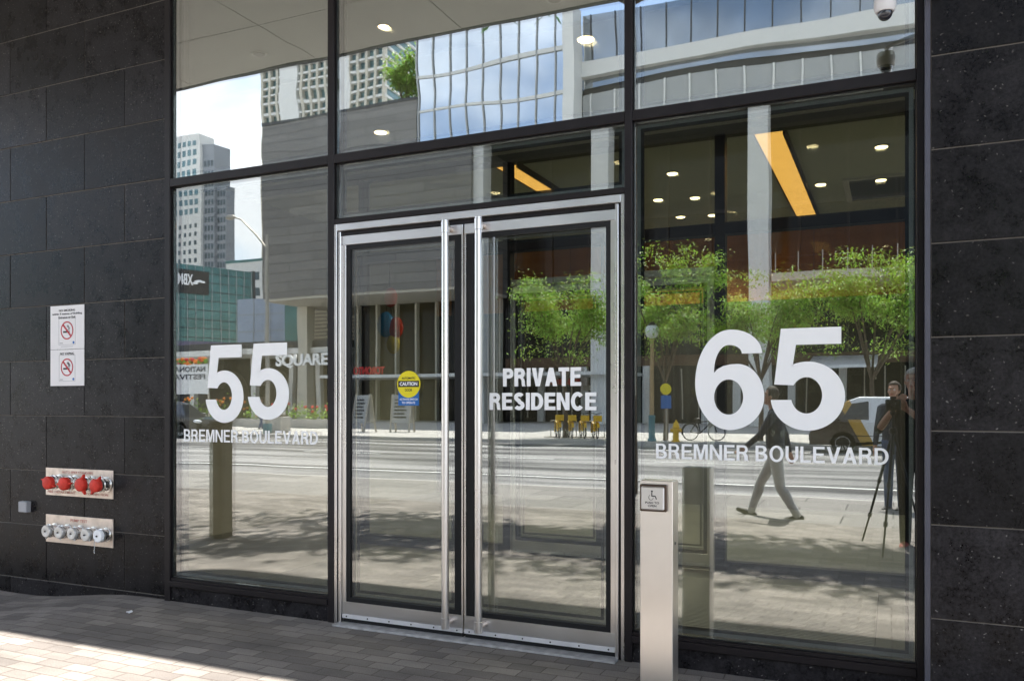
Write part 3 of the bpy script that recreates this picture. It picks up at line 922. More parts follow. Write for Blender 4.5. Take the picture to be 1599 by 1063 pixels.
box('backing', M['black_metal'], -7, 1.4, .055, .2, 0, 3.915, bk)
# inner partition
part = thing('vestibule_screen', 'black framed glass screen dividing the vestibule from the lobby', 'screen', (0, 2.8, 0))
for x0, x1 in ((-5.2, -5.13), (-3.50, -3.42), (-1.435, -1.345), (.10, .17)):
    box('mullion', M['frame'], x0, x1, -.05, .06, 0, 3.86, part, bevel=.003)
for x0, x1 in ((-5.13, -3.50), (-3.42, -1.435), (-1.345, .10)):
    box('transom', M['frame'], x0, x1, -.048, .058, 2.98, 3.08, part, bevel=.003)
    box('pane', M['glass_inner'], x0, x1, -.005, .005, 3.08, 3.86, part)
for x0, x1 in ((-5.13, -3.50), (-1.345, .10)):
    box('pane', M['glass_inner'], x0, x1, -.005, .005, .10, 2.98, part)
    box('sill', M['frame'], x0, x1, -.045, .055, 0, .10, part, bevel=.003)
box('door_header', SH, -3.418, -1.437, -.04, .07, 2.64, 2.70, part, bevel=.003)
box('overdoor_panel', M['glass_inner'], -3.418, -1.437, -.004, .004, 2.702, 2.978, part)
for x0, x1 in ((-3.418, -3.412), (-1.472, -1.440)):
    box('door_jamb', S, x0, x1, -.045, .06, 0, 2.638, part)
box('header_beam', M['bulk'], -7, 1.4, -.10, .10, 3.862, 3.918, part)
# mats
emat = thing('entrance_mat', 'ribbed metal walk-off mat inside the glass doors', 'mat', (0, 0, 0))
box('mat_bed', M['mat_base'], -4.9, -.10, .42, 2.45, -.0015, .004, emat)
rb = MB()
for i in range(56):
    rb.box(-4.895, -.105, .425 + i * .036, .425 + i * .036 + .015, .0042, .011)
rb.build('mat_rib', M['mat_bar'], emat)
# light slots
for x, y0, y1, lab in ((-1.01, 2.98, 6.80, 'amber glowing ceiling light strip seen through the number 65 bay'), (-3.58, 2.98, 4.7, 'amber glowing ceiling light strip seen above the entrance doors')):
    t = thing('light_strip', lab, 'ceiling light', (x, y0, 3.92))
    L = y1 - y0
    box('housing', M['bronze'], .125, .150, 0, L, -.06, -.001, t)
    box('housing', M['bronze'], -.135, -.125, 0, L, -.02, -.001, t)
    box('diffuser', M['slot_glow'], -.124, .124, .002, L - .002, -.012, -.004, t)
LG = 'lit recessed lights in the lobby ceiling'
for x, y in ((-.10, 3.93), (-.12, 5.22), (-2.12, 4.03), (-2.55, 5.1), (-2.13, 5.18), (-2.52, 6.13), (-2.12, 6.19), (-.73, 5.15), (-4.2, 4.2), (-4.2, 5.6)):
    downlight(x, y, 3.92, .055, True, 'lit round recessed light in the lobby ceiling beyond the vestibule screen', LG, watts=60)
VG = 'lit recessed lights in the vestibule ceiling'
for x, y in ((-1.86, .55), (-4.17, 1.61), (-.69, 1.96), (-2.5, 2.2)):
    downlight(x, y, 3.92, .055, True, 'lit round recessed light in the ceiling between outer glass and vestibule screen', VG, watts=9 if y > 1 else 0)
dc = thing('security_camera', 'white dome security camera on a bracket from the bare granite wall', 'camera', (-.035, -.35, 3.42))
MB().lathe((0, 0, .012), (0, 0, -1), [(0, .030), (.006, .047), (.045, .050), (.062, .047), (.075, .040)], 28).build('housing', M['sign_white'], dc, smooth=True)
MB().ball((0, 0, -.066), (.034, .034, .036)).build('dome', M['lens'], dc, smooth=True)
MB().tube([(0, 0, .010), (0, 0, .03), (.02, .012, .045), (.32, .165, .06)], .012, 12).build('bracket', M['sign_white'], dc, smooth=True)
MB().lathe((.30, .1695, .06), (0, -1, 0), [(0, .045), (.012, .045), (.014, .03)], 20).build('wall_rose', M['sign_white'], dc, smooth=True)
# lobby ceiling panel
cf = thing('ceiling_panel', 'white framed rectangular panel set in the lobby ceiling at the right', 'ceiling panel', (0, 0, 3.92))
for a, b, c_, d in ((-.50, -.44, 5.0, 6.1), (.60, .66, 5.0, 6.1), (-.44, .60, 5.0, 5.06), (-.44, .60, 6.04, 6.1)):
    box('border', M['sign_white'], a, b, c_, d, -.03, -.001, cf)
box('panel', M['bulk'], -.44, .60, 5.06, 6.04, -.012, -.001, cf)
# lobby furniture glimpsed through the glass
pen = thing('glass_mobile', 'hanging mobile of blue red and yellow glass drops in the lobby', 'sculpture', (-6.0, 4.6, 3.92))
MB().tube([(0, 0, 0), (0, 0, -1.1)], .006, 6).build('wire', M['black_metal'], pen)
for (dx, dz, r, m_) in ((.02, -1.05, .10, 'orb_red'), (-.06, -1.40, .13, 'orb_blue'), (.10, -1.45, .11, 'orb_red'), (.06, -1.66, .10, 'orb_yellow')):
    MB().ball((dx, 0, dz), (r, r * .5, r * 1.3)).build('glass_drop', M[m_], pen, smooth=True)
    MB().tube([(dx, 0, dz + r), (0, 0, -1.0 if dz < -1.1 else -.9)], .004, 6).build('wire', M['black_metal'], pen)

# ------------------------------------------------------------------ things on the stone wall
def sign(name, label, x0, x1, z0, z1, lines, cz, r, vape):
    t = thing(name, label, 'sign', (0, 0, 0))
    box('board', M['sign_white'], x0, x1, -.006, -.0015, z0, z1, t, bevel=.0008)
    cx = (x0 + x1) / 2
    for s, w, a, b in lines:
        text('wording', s, M['black_ink'], cx - w / 2, cx + w / 2, a, b, -.0072, t, .001, bold=.02)
    fr = MB(); q = r * 1.32
    for a, b, c_, d in ((cx - q, cx + q, cz + q * 1.02, cz + q * 1.02 + .0025), (cx - q, cx + q, cz - q * 1.2, cz - q * 1.2 + .0025), (cx - q, cx - q + .0025, cz - q * 1.2, cz + q * 1.02), (cx + q - .0025, cx + q, cz - q * 1.2, cz + q * 1.02)):
        fr.box(a, b, -.0066, -.006, c_, d)
    fr.build('border', M['grey_ink'], t)
    box('cigarette', M['black_ink'], cx - r * .62, cx + r * .2, -.0068, -.006, cz - r * .26, cz - r * .06, t)
    box('cigarette', M['black_ink'], cx + r * .26, cx + r * .40, -.0068, -.006, cz - r * .26, cz - r * .06, t)
    sm = MB()
    for dx in ((.0, .16) if not vape else (.0, .12, .24)):
        pts = [(cx + r * (.15 + dx + .12 * math.sin(k * .9)), -.0064, cz + r * (.05 + k * .09)) for k in range(7)]
        sm.tube(pts, r * .032, 6)
    sm.build('smoke', M['black_ink'], t)
    ring = MB()
    n = 40
    for i in range(n):
        a0, a1 = 2 * math.pi * i / n, 2 * math.pi * (i + 1) / n
        ring.prism([(cx + r * math.cos(a0), -.0078, cz + r * math.sin(a0)), (cx + r * math.cos(a1), -.0078, cz + r * math.sin(a1)), (cx + r * .86 * math.cos(a1), -.0078, cz + r * .86 * math.sin(a1)), (cx + r * .86 * math.cos(a0), -.0078, cz + r * .86 * math.sin(a0))], (0, .0012, 0))
    d = r * .9 * .7071; w = r * .075
    ring.prism([(cx - d - w, -.008, cz + d - w), (cx - d + w, -.008, cz + d + w), (cx + d + w, -.008, cz - d + w), (cx + d - w, -.008, cz - d - w)], (0, .0012, 0))
    ring.build('prohibition_ring', M['red_ink'], t)
    MB().lathe((cx + q * .78, -.006, cz - q * 1.02), (0, -1, 0), [(0, .011), (.0008, .011)], 16).build('seal', M['blue_ink'], t)
    box('imprint', M['grey_ink'], cx - q * .9, cx - q * .5, -.0066, -.006, cz - q * 1.08, cz - q * 1.02, t)
    return t

s1 = sign('no_smoking_sign', 'white no smoking sign, the upper of two notices on the granite', -6.327, -5.930, 1.933, 2.289,
     [('NO SMOKING', .19, 2.240, 2.258), ('within 9 metres of Building', .35, 2.209, 2.230), ('Entrance or Exit', .20, 2.182, 2.202)], 2.085, .074, False)
box('imprint', M['grey_ink'], -6.2, -6.06, -.0066, -.006, 1.952, 1.955, s1)
sign('no_vaping_sign', 'white no vaping sign directly under the no smoking sign', -6.327, -5.930, 1.634, 1.930,
     [('NO VAPING', .165, 1.886, 1.906)], 1.785, .072, True)

def plate(name, label, x0, x1, z0, z1):
    t = thing(name, label, 'fire inlet', (0, 0, 0))
    box('wall_plate', M['steel_dirty'], x0, x1, -.012, -.002, z0, z1, t, bevel=.0015)
    return t
fp = plate('fire_department_inlet', 'steel plate with four red capped hose inlets on granite', -6.375, -5.597, .737, .962)
for i, x in enumerate((-6.195, -6.01, -5.82, -5.655)):
    z = .852
    c_ = MB().lathe((x, -.012, z), (0, -1, 0), [(0, .062), (.012, .062), (.014, .050), (.05, .050), (.052, .058), (.066, .058), (.068, .052), (.078, .056), (.092, .056), (.094, .045)], 24).build('hose_coupling', M['chrome'], fp, smooth=True)
    for a in (0, 120, 240):
        a = R(a + i * 31)
        MB().lathe((x + .056 * math.cos(a), -.064, z + .056 * math.sin(a)), (math.cos(a), 0, math.sin(a)), [(0, .008), (.014, .006)], 10).build('lug', M['chrome'], c_)
    cp = MB().lathe((x, -.104, z), (0, -1, 0), [(0, .052), (.03, .053), (.036, .050), (.042, .040), (.044, .004)], 24).build('red_cap', M['red_plastic'], fp, smooth=True)
    for a in ((160, 340) if i != 2 else (20, 250)):
        a = R(a + i * 25)
        MB().prism([(x + .046 * math.cos(a - .35), -.13, z + .046 * math.sin(a - .35)), (x + .088 * math.cos(a), -.13, z + .088 * math.sin(a)), (x + .046 * math.cos(a + .35), -.13, z + .046 * math.sin(a + .35))], (0, .022, 0)).build('ear', M['red_plastic'], cp)
text('lettering', 'AUTO SPKR STANDPIPE', M['faded_red'], -6.18, -5.82, .922, .942, -.0132, fp, .001, bold=.01)
text('lettering', 'FIRE DEPARTMENT', M['faded_red'], -6.35, -6.02, .757, .778, -.0132, fp, .001, bold=.01)
text('lettering', 'CONNECTION', M['faded_red'], -5.90, -5.65, .757, .775, -.0132, fp, .001, bold=.01)
pt = plate('pump_test_outlet', 'steel plate with five pale capped outlets below the red capped inlets', -6.375, -5.597, .352, .578)
for i, x in enumerate((-6.255, -6.105, -5.955, -5.80, -5.660)):
    z = .455
    c_ = MB().lathe((x, -.012, z), (0, -1, 0), [(0, .058), (.010, .058), (.012, .046), (.04, .046), (.042, .054), (.056, .054), (.058, .047), (.066, .047)], 24).build('hose_coupling', M['chrome'], pt, smooth=True)
    cp = MB().lathe((x, -.0785, z), (0, -1, 0), [(0, .050), (.022, .050), (.027, .046), (.030, .018), (.027, .012), (.027, .004)], 24).build('outlet_cap', M['cap_white'] if i < 4 else M['white_vinyl'], pt, smooth=True)
    for a in (80, 260):
        a = R(a + i * 17)
        MB().lathe((x + .048 * math.cos(a), -.090, z + .048 * math.sin(a)), (math.cos(a), 0, math.sin(a)), [(0, .008), (.014, .006)], 10).build('lug', M['cap_white'], cp)
    MB().lathe((x, -.1085, z), (0, -1, 0), [(0, .007), (.006, .006)], 10).build('nut', M['black_metal'], cp)
ch = MB()
for k in range(14):
    ch.ball((-5.69 + .002 * math.sin(k), -.106, .43 - k * .0085), (.0035, .0035, .005), 8, 6)
ch.build('chain', M['chrome'], pt)
text('lettering', 'PUMP TEST', M['faded_red'], -6.08, -5.885, .532, .556, -.0132, pt, .001, bold=.01)
gb = thing('junction_box', 'small grey plastic box left of the steel fire plates', 'box', (0, 0, 0))
box('cover', M['grey_plastic'], -6.665, -6.565, -.05, -.001, .583, .672, gb, bevel=.005)
box('lid_seam', M['grey_ink'], -6.667, -6.563, -.014, -.011, .581, .674, gb)

# ------------------------------------------------------------------ push button post
post = thing('door_opener_post', 'brushed steel post with wheelchair push button before the number 65 bay', 'post', (-1.10, -.53, 0))
MB().box(-.085, .085, 0, .12, 0, 1.10).build('column', M['post_steel'], post, bevel=.003)
MB().box(-.10, .10, -.015, .135, 0, .012).build('base_plate', M['steel'], post, bevel=.002)
bz = MB().box(-.080, .058, -.022, -.0005, .945, 1.082).build('bezel', M['bronze'], post, bevel=.004)
bt = MB().box(-.071, .049, -.034, -.0225, .954, 1.073).build('push_plate', M['steel_h'], post, bevel=.006)
sy = MB()
sy.lathe((-.013, -.0342, 1.049), (0, -1, 0), [(0, .005), (.001, .005)], 12)
sy.box(-.016, -.011, -.0352, -.034, 1.026, 1.043); sy.box(-.016, .004, -.0352, -.034, 1.023, 1.028)
sy.prism([(.001, -.035, 1.026), (.006, -.035, 1.027), (.013, -.035, 1.010), (.008, -.035, 1.009)], (0, .0008, 0))
sy.tube([(-.018 + .013 * math.cos(R(a)) * .9, -.0346, 1.018 + .013 * math.sin(R(a))) for a in range(120, 380, 20)], .0013, 6)
sy.build('wheelchair_symbol', M['black_ink'], bt)
text('lettering', 'PUSH TO', M['black_ink'], -.048, .024, .986, .997, -.0350, bt, .0008, bold=.02)
text('lettering', 'OPEN', M['black_ink'], -.034, .010, .970, .981, -.0350, bt, .0008, bold=.02)
MB().lathe((-.0855 + .171 + .0002, .05, .78), (1, 0, 0), [(0, .008), (.002, .007)], 12).build('side_screw', M['black_metal'], post)

#STREET
# ------------------------------------------------------------------ across the street
def windows(mb, x0, x1, y, z0, z1, nx, nz, fx=.6, fz=.6, d=.05):
    """openings proud of a wall that faces +Y"""
    dx, dz = (x1 - x0) / nx, (z1 - z0) / nz
    for i in range(nx):
        for j in range(nz):
            a, b = x0 + dx * (i + .5 - fx / 2), z0 + dz * (j + .5 - fz / 2)
            mb.box(a, a + dx * fx, y - .02, y + d, b, b + dz * fz)
    return mb

def fins(name, m, xs, y0, y1, z0, z1, w, parent):
    mb = MB()
    for x in xs:
        mb.box(x - w / 2, x + w / 2, y0, y1, z0, z1)
    return mb.build(name, m, parent)

def frange(a, b, s):
    out = []
    while a < b:
        out.append(a); a += s
    return out

# grey clad block on the left of the opposite side
gb_ = thing('clad_block', 'windowless grey metal clad block overhanging the far pavement', 'building', (-30, -45, 0))
gb_.location = (0, 0, 0)
b = MB(); b.box(-46.438, -32.062, -71.183, -48.682, 9.875, 23.938)
b.build('upper_wall', M['clad'], gb_)
b = MB(); b.box(-32.061, -27.5, -71.183, -48.682, 9.875, 20.188)
b.build('upper_wall', M['clad'], gb_)
box('parapet', M['dark_metal'], -46.5, -32.05, -71.183, -48.62, 23.94, 24.15, gb_)
box('soffit', M['beige_stone'], -46.375, -27.525, -71.058, -48.745, 9.688, 9.873, gb_)
box('shopfront', M['glass_dark'], -41.5, -27.525, -55.307, -54.932, 0, 9.686, gb_)
fins('shopfront_fin', M['beige_stone'], frange(-41.25, -27.75, 1.9), -54.92, -54.432, .0, 9.625, .16, gb_)
box('column', M['beige_stone'], -46.5, -45.5, -54.182, -53.182, 0, 9.686, gb_)
box('side_wall', M['dark_stone2'], -41.875, -41.513, -69.933, -54.907, 0, 9.686, gb_)

cp_ = thing('shop_canopy', 'slim white street canopy carrying red letters along the far shops', 'canopy', (0, 0, 0))
box('slab', M['white_stone'], -40.625, -16.5, -54.307, -48.557, 3.35, 3.575, cp_)
for x in (-40.0, -33.75, -26.25, -20.625, -17.0):
    MB().tube([(x, -49.182, 0), (x, -49.182, 3.35)], .07, 10).build('prop', M['galv'], cp_)
text('sign_letters', 'TORONTO', M['red_sign'], -37.837, -35.0, 3.6, 4.2, -49.057, cp_, .08, bold=.03, flip=True)

sq = thing('square_canopy', 'white edged canopy with hanging letters spelling square', 'canopy', (0, 0, 0))
box('slab', M['white_stone'], -65, -42.5, -59.932, -53.682, 5.75, 6.25, sq)
box('roof', M['dark_metal'], -65, -42.5, -60.182, -53.932, 6.252, 6.875, sq)
text('sign_letters', 'SQUARE', M['white_vinyl'], -48.875, -43.125, 4.438, 5.675, -53.182, sq, .15, bold=.03)
for x in (-62.5, -55.0, -50.5, -47.375, -44.0):
    box('column', M['white_stone'], x - .25, x + .25, -57.682, -57.182, 0, 5.749, sq)
box('shopfront', M['glass_dark'], -63.75, -42.75, -60.307, -60.184, 0, 5.749, sq)

# glass tower, right of the block
tw = thing('curtain_wall_tower', 'tall pale mirror glazed tower raised on white columns over dark shops', 'building', (0, 0, 0))
box('glazing', M['glass_far'], -32, -20.438, -71.183, -48.708, 20.325, 28.625, tw)
fins('mullion', M['grey_panel'], frange(-31.875, -20.5, 1.35), -48.705, -48.595, 20.375, 28.625, .09, tw)
for z in (22.625, 25.375, 28.25):
    box('slab_edge', M['band'], -31.975, -20.45, -48.702, -48.633, z, z + .2, tw)
box('corner_pier', M['white_stone'], -20.435, -19.625, -50.182, -48.432, 20.25, 28.625, tw)
box('glazing', M['glass_grey'], -19.613, 11.25, -71.183, -50.432, 23.25, 28.375, tw)
box('spandrel', M['grey_panel'], -19.613, 11.25, -71.183, -50.307, 20.938, 22.812, tw)
box('slab_edge', M['band'], -19.613, 11.25, -71.183, -49.995, 20.725, 20.936, tw)
box('slab_edge', M['band'], -19.613, 11.25, -71.183, -49.807, 23.812, 25, tw)
box('shadow_gap', M['dark_stone2'], -19.613, 11.25, -71.183, -50.557, 22.814, 23.249, tw)
fins('mullion', M['band'], frange(-19.0, 11.25, 1.725), -50.306, -50.182, 20.938, 22.812, .12, tw)
fins('mullion', M['dark_metal'], frange(-19.0, 11.25, 1.725), -50.43, -50.345, 25.001, 28.375, .08, tw)
box('underside', M['dark_stone2'], -27.487, 11.25, -71.183, -49.807, 20.2, 20.324, tw)
for x in (-27.312, -18.0, -7.625, 2.5):
    MB().box(x - .62, x + .62, -50.432, -49.057, 0, 20.199).build('column', M['white_stone'], tw, bevel=.04)
box('podium_glazing', M['glass_dark'], -27.487, 11.25, -55.182, -54.932, 4.875, 20.199, tw)
fins('podium_mullion', M['frame'], frange(-26.75, 11.25, 3.0), -54.931, -54.745, 4.875, 20.199, .15, tw)
for z in (9.5, 14.75):
    box('podium_transom', M['frame'], -27.487, 11.25, -54.926, -54.807, z, z + .3, tw)
box('shop_fascia', M['brown_panel'], -27.487, 11.25, -55.182, -54.557, 4.125, 4.874, tw)
box('shop_glazing', M['glass_dark'], -27.487, 11.25, -55.182, -54.807, 0, 4.124, tw)
fins('shop_pier', M['white_stone'], [-24.5, -21.0, -16.25, -12.0, -9.875, -6.25, -3.0, 2.0, 6.0], -54.806, -54.432, 0, 4.124, .5, tw)
fins('shop_frame', M['galv'], frange(-26.875, 11.0, 1.2), -54.805, -54.682, .3, 3.875, .08, tw)
box('balcony_edge', M['beige_stone'], -6.875, 11.25, -54.432, -49.245, 8.938, 9.45, tw)
fins('balcony_rail', M['galv'], frange(-6.625, 11.25, 1.375), -49.432, -49.333, 9.454, 10.75, .06, tw)
aw = thing('shop_awning', 'white sloped awning over a shop behind the street trees', 'awning', (0, 0, 0))
MB().prism([(-4.875, -54.307, 4.625), (-4.875, -49.807, 3.812), (-4.875, -49.807, 3.625), (-4.875, -54.307, 4.375)], (4.0, 0, 0)).build('cover', M['banner_white'], aw)
for x in (-4.75, -1.0):
    MB().tube([(x, -49.932, 3.625), (x, -54.307, 3.0)], .04, 8).build('bracket', M['galv'], aw)
ps = thing('shop_sign', 'red and yellow shop sign boards behind the yellow bicycles', 'sign', (0, 0, 0))
box('board', M['red_sign'], -23.625, -21.25, -54.37, -54.245, 2.812, 3.25, ps)
box('panel', M['yellow_paint'], -19.625, -18.625, -54.383, -54.232, 2.25, 3.5, ps)
box('panel', M['beige_stone'], -21, -19.75, -54.37, -54.245, 2.375, 2.75, ps)

# far buildings
gg = thing('green_glass_building', 'green glass office building with a dark lettered sign on its face', 'building', (-89.1, -95.7, 0), rz=math.atan2(-84.6 + 95.7, -93.6 + 89.1))
# local +x runs from the right corner towards the left, local -y is depth (away from the street viewer)
LN = 27.0
box('glazing', M['glass_green'], 0, LN, .02, 22, 10.4, 21.4, gg)
fins('mullion', M['grey_panel'], frange(.2, LN, 1.25), -.06, .019, 10.4, 21.4, .09, gg)
for k in range(8):
    box('transom', M['dark_metal'], 0, LN, -.03, .018, 10.9 + k * 1.35, 11.0 + k * 1.35, gg)
box('corner_trim', M['dark_metal'], -.35, -.001, -.1, 22, 10.4, 21.6, gg)
box('fascia', M['purple'], -.4, LN, -.2, 22, 8.6, 10.399, gg)
box('base', M['dark_stone2'], 1.0, LN - 1, 2.0, 20, 0, 8.599, gg)
bd = box('sign_board', M['dark_stone2'], 7.0, 12.0, -.25, -.07, 17.2, 20.6, gg)
text('sign_letters', 'XBM', M['white_vinyl'], 9.4, 11.7, 18.4, 20.0, -.30, gg, .04, bold=.02)
for k in range(4):
    a = R(25 + k * 32)
    MB().ball((8.4 + .75 * math.cos(a), -.28, 18.5 + .65 * math.sin(a)), (.42, .03, .16)).build('leaf_emblem', M['white_vinyl'], gg)

wt = thing('stepped_tower', 'stepped white and grey residential tower far down the street', 'building', (0, 0, 0))
box('white_wall', M['white_stone'], -232, -203, -206, -200, 0, 88, wt)
box('grey_wall', M['tower_grey'], -202.99, -198.4, -208, -201, 0, 84, wt)
box('grey_wall', M['tower_grey'], -198.39, -194.5, -206, -202, 0, 71, wt)
w = windows(MB(), -231, -204, -200, 4, 60, 11, 20, .42, .5, .06).build('window', M['win_dark'], wt); w['kind'] = 'stuff'
w = windows(MB(), -230, -204, -200, 62, 86, 11, 8, .62, .6, .06).build('window', M['teal_glass'], wt); w['kind'] = 'stuff'
w = windows(MB(), -202.6, -198.6, -201, 4, 79, 3, 26, .6, .6, .06).build('window', M['win_dark'], wt); w['kind'] = 'stuff'
w = windows(MB(), -198.2, -194.7, -202, 4, 70, 3, 23, .6, .6, .06).build('window', M['win_dark'], wt); w['kind'] = 'stuff'

ap = thing('apartment_tower', 'pale apartment tower with teal glass rising behind the grey clad block', 'building', (0, 0, 0))
box('core', M['teal_glass'], -202.5, -152.5, -262, -230, 0, 172, ap)
for k in range(54):
    box('slab', M['white_stone'] if k % 2 else M['band'], -203.1, -151.8, -262.5, -228.6, 3 + k * 3.1, 3.7 + k * 3.1, ap)
fins('pier', M['beige_stone'], frange(-202.6, -152, 3.35), -229.99, -228.4, 0, 172, .95, ap)
box('white_wall', M['white_stone'], -194.6, -187.5, -230, -228.2, 0, 172, ap)
box('white_wall', M['white_stone'], -172.2, -165.6, -230, -228.2, 0, 172, ap)

bb = thing('pale_blue_building', 'low pale blue clad building beyond the street lamp', 'building', (0, 0, 0))
box('wall', M['blue_clad'], -64, -55.2, -78, -65, 7.3, 12.5, bb)
box('base', M['dark_stone2'], -63.5, -55.5, -77.5, -65.6, 0, 7.299, bb)
for z in (9.0, 10.8): box('joint', M['grey_panel'], -63.9, -55.25, -64.999, -64.96, z, z + .07, bb)
fins('joint', M['grey_panel'], [-61.8, -59.6, -57.4], -64.998, -64.965, 7.3, 12.5, .06, bb)
lb = thing('louvred_building', 'tan louvred plant building between the pale blue wall and the clad block', 'building', (0, 0, 0))
box('louvre_wall', M['louvre'], -55.0, -44, -76, -62, 0, 11.4, lb)
box('glass_bay', M['glass_green'], -55.0, -52.6, -61.99, -61.8, 4, 11.2, lb)
ph_ = thing('distant_block', 'small pale distant block under the bright sky', 'building', (0, 0, 0))
box('wall', M['white_stone'], -122, -112.4, -140, -125, 0, 29.3, ph_)
w = windows(MB(), -121.5, -113, -125, 3, 28, 4, 8, .6, .5, .05).build('window', M['win_dark'], ph_)
box('roof_edge', M['glass_green'], -122.1, -112.3, -140, -124.9, 29.301, 29.8, ph_)

# ------------------------------------------------------------------ trees
def tree(name, label, x, y, base, height, crown_lo, rx, ry, n, seed, leafm, lean=0.0, size=.13, group=None, fk=.72):
    rnd = random.Random(seed)
    t = thing(name, label, 'tree', (x, y, base), group)
    tr = MB()
    fork = crown_lo * fk
    tr.tube([(0, 0, -.05), (.02, 0, fork * .5), (lean * .3, 0, fork)], [.11, .085, .075], 10)
    tips = []
    for k in range(9):
        a = k * 2.399 + rnd.uniform(-.3, .3)
        rr = rnd.uniform(.35, .85)
        top = Vector((lean + rx * rr * math.cos(a), ry * rr * math.sin(a), crown_lo + (height - crown_lo) * rnd.uniform(.35, .9)))
        mid = Vector((lean * .6 + rx * rr * .45 * math.cos(a), ry * rr * .45 * math.sin(a), crown_lo + (top.z - crown_lo) * .35))
        tr.tube([(lean * .3, 0, fork - .05), mid, top], [.05, .032, .010], 7)
        tips.append((mid, top))
        for q in range(3):
            e = mid.lerp(top, rnd.uniform(.3, .9)) 
            f = e + Vector((rnd.uniform(-1, 1) * rx * .35, rnd.uniform(-1, 1) * ry * .35, rnd.uniform(-.2, .5)))
            tr.tube([e, f], [.015, .005], 5)
            tips.append((e, f))
    tr.build('trunk', M['bark'], t, smooth=True)
    # feathery sprays of leaves along drooping twigs
    verts, faces = [], []
    clumps = []
    for e, f in tips:
        for q in range(4):
            clumps.append(e.lerp(f, rnd.uniform(.4, 1.1)))
    cz = (crown_lo + height) / 2
    for q in range(26):
        a = rnd.uniform(0, 6.283); u = rnd.uniform(.3, 1) ** .5; el = rnd.uniform(-1, 1)
        clumps.append(Vector((lean + rx * u * math.cos(a) * math.sqrt(1 - el * el * .8), ry * u * math.sin(a) * math.sqrt(1 - el * el * .8), cz + el * (height - crown_lo) * .46)))
    for i in range(n):
        c = clumps[rnd.randrange(len(clumps))]
        p = c + Vector((rnd.gauss(0, rx * .115), rnd.gauss(0, ry * .115), rnd.gauss(0, .17)))
        if p.z < crown_lo - .35: continue
        d = Vector((rnd.uniform(-1, 1), rnd.uniform(-1, 1), rnd.uniform(-.9, .3))).normalized()
        s_ = d.cross(Vector((rnd.uniform(-.4, .4), rnd.uniform(-.4, .4), 1))).normalized()
        L, W = size * rnd.uniform(.7, 1.5), size * .22
        k = len(verts)
        verts += [p, p + d * L * .45 + s_ * W, p + d * L + Vector((0, 0, -L * .12)), p + d * L * .45 - s_ * W]
        faces.append((k, k + 1, k + 2, k + 3))
    me = bpy.data.meshes.new('crown')
    me.from_pydata([tuple(v) for v in verts], [], faces)
    me.materials.append(leafm)
    o = bpy.data.objects.new('crown', me); col.objects.link(o); o.parent = t
    return t
TG = 'honey locust trees on the far pavement'
tree('street_tree', 'feathery lime green tree seen in the right door leaf', -12.7, -28.6, 0, 7.1, 3.2, 2.75, 2.2, 13000, 3, M['leaf'], group=TG)
tree('street_tree', 'feathery lime green tree just left of the hydrant', -8.3, -28.4, 0, 7.7, 3.2, 2.2, 2.0, 12000, 4, M['leaf'], group=TG)
tree('street_tree', 'slim trunked lime green tree between the hydrant and the van', -4.7, -28.8, 0, 6.5, 3.3, 2.4, 2.0, 11500, 5, M['leaf'], group=TG)
tree('street_tree', 'feathery lime green tree rising behind the liveried van', -.7, -28.6, 0, 7.1, 3.2, 2.7, 2.2, 13000, 6, M['leaf'], group=TG)
tree('street_tree', 'lime green tree farthest along beyond the rear of the van', 4.2, -28.6, 0, 6.8, 3.1, 2.7, 2.2, 9000, 8, M['leaf'], group=TG)
tree('roof_tree', 'green tree growing on the roof of the grey clad block', -35.0, -51.807, 24.0, 5.4, 1.1, 2.0, 1.7, 2600, 9, M['leaf'], size=.32)

tree('plane_tree', 'tall broad tree on the near kerb beyond the bare granite wall', 3.0, -8.7, 0, 11.5, 7.8, 4.4, 1.8, 8000, 12, M['leaf2'], size=.24)
tree('plane_tree', 'tall high crowned tree on the near kerb opposite the door jamb', -3.95, -8.7, 0, 11.6, 8.5, 6.4, 1.25, 10500, 15, M['leaf2'], size=.24, fk=.96)

def bed(name, label, x0, x1, y, h, n, seed, fl):
    rnd = random.Random(seed)
    t = thing(name, label, 'planter', ((x0 + x1) / 2, y, 0))
    L = (x1 - x0) / 2
    MB().box(-L, L, -.45, .45, 0, .5).build('trough', M['concrete'], t, bevel=.02)
    vs, fs = [], []
    for i in range(n):
        p = Vector((rnd.uniform(-L, L), rnd.uniform(-.42, .42), .5 + abs(rnd.gauss(0, h * .45))))
        d = Vector((rnd.uniform(-1, 1), rnd.uniform(-1, 1), rnd.uniform(-.2, 1))).normalized() * .2
        s_ = d.cross(Vector((0, 0, 1))) * .35
        k = len(vs); vs += [p, p + d * .5 + s_, p + d, p + d * .5 - s_]; fs.append((k, k + 1, k + 2, k + 3))
    me = bpy.data.meshes.new('foliage'); me.from_pydata([tuple(v) for v in vs], [], fs); me.materials.append(M['leaf'])
    o = bpy.data.objects.new('foliage', me); col.objects.link(o); o.parent = t
    b_ = MB()
    for i in range(26):
        b_.ball((rnd.uniform(-L, L), rnd.uniform(-.4, .4), .5 + h * rnd.uniform(.5, 1.2)), .09, 8, 5)
    f_ = b_.build('blossom', M[fl], t); f_['kind'] = 'stuff'
    return t
bed('flower_planter', 'long concrete planter of red flowers behind two white shirted walkers', -36.5, -29.5, -36.0, .8, 900, 2, 'flower')
bed('flower_planter', 'concrete planter of orange flowers under the white festival banner', -46.0, -37.6, -37.5, 1.1, 900, 5, 'flower_o')
bn = thing('festival_banner', 'white printed banner with a row of orange and green ornaments on top', 'banner', (0, 0, 0))
box('sheet', M['banner_white'], -45.0, -39.8, -36.06, -36.0, 2.0, 3.95, bn)
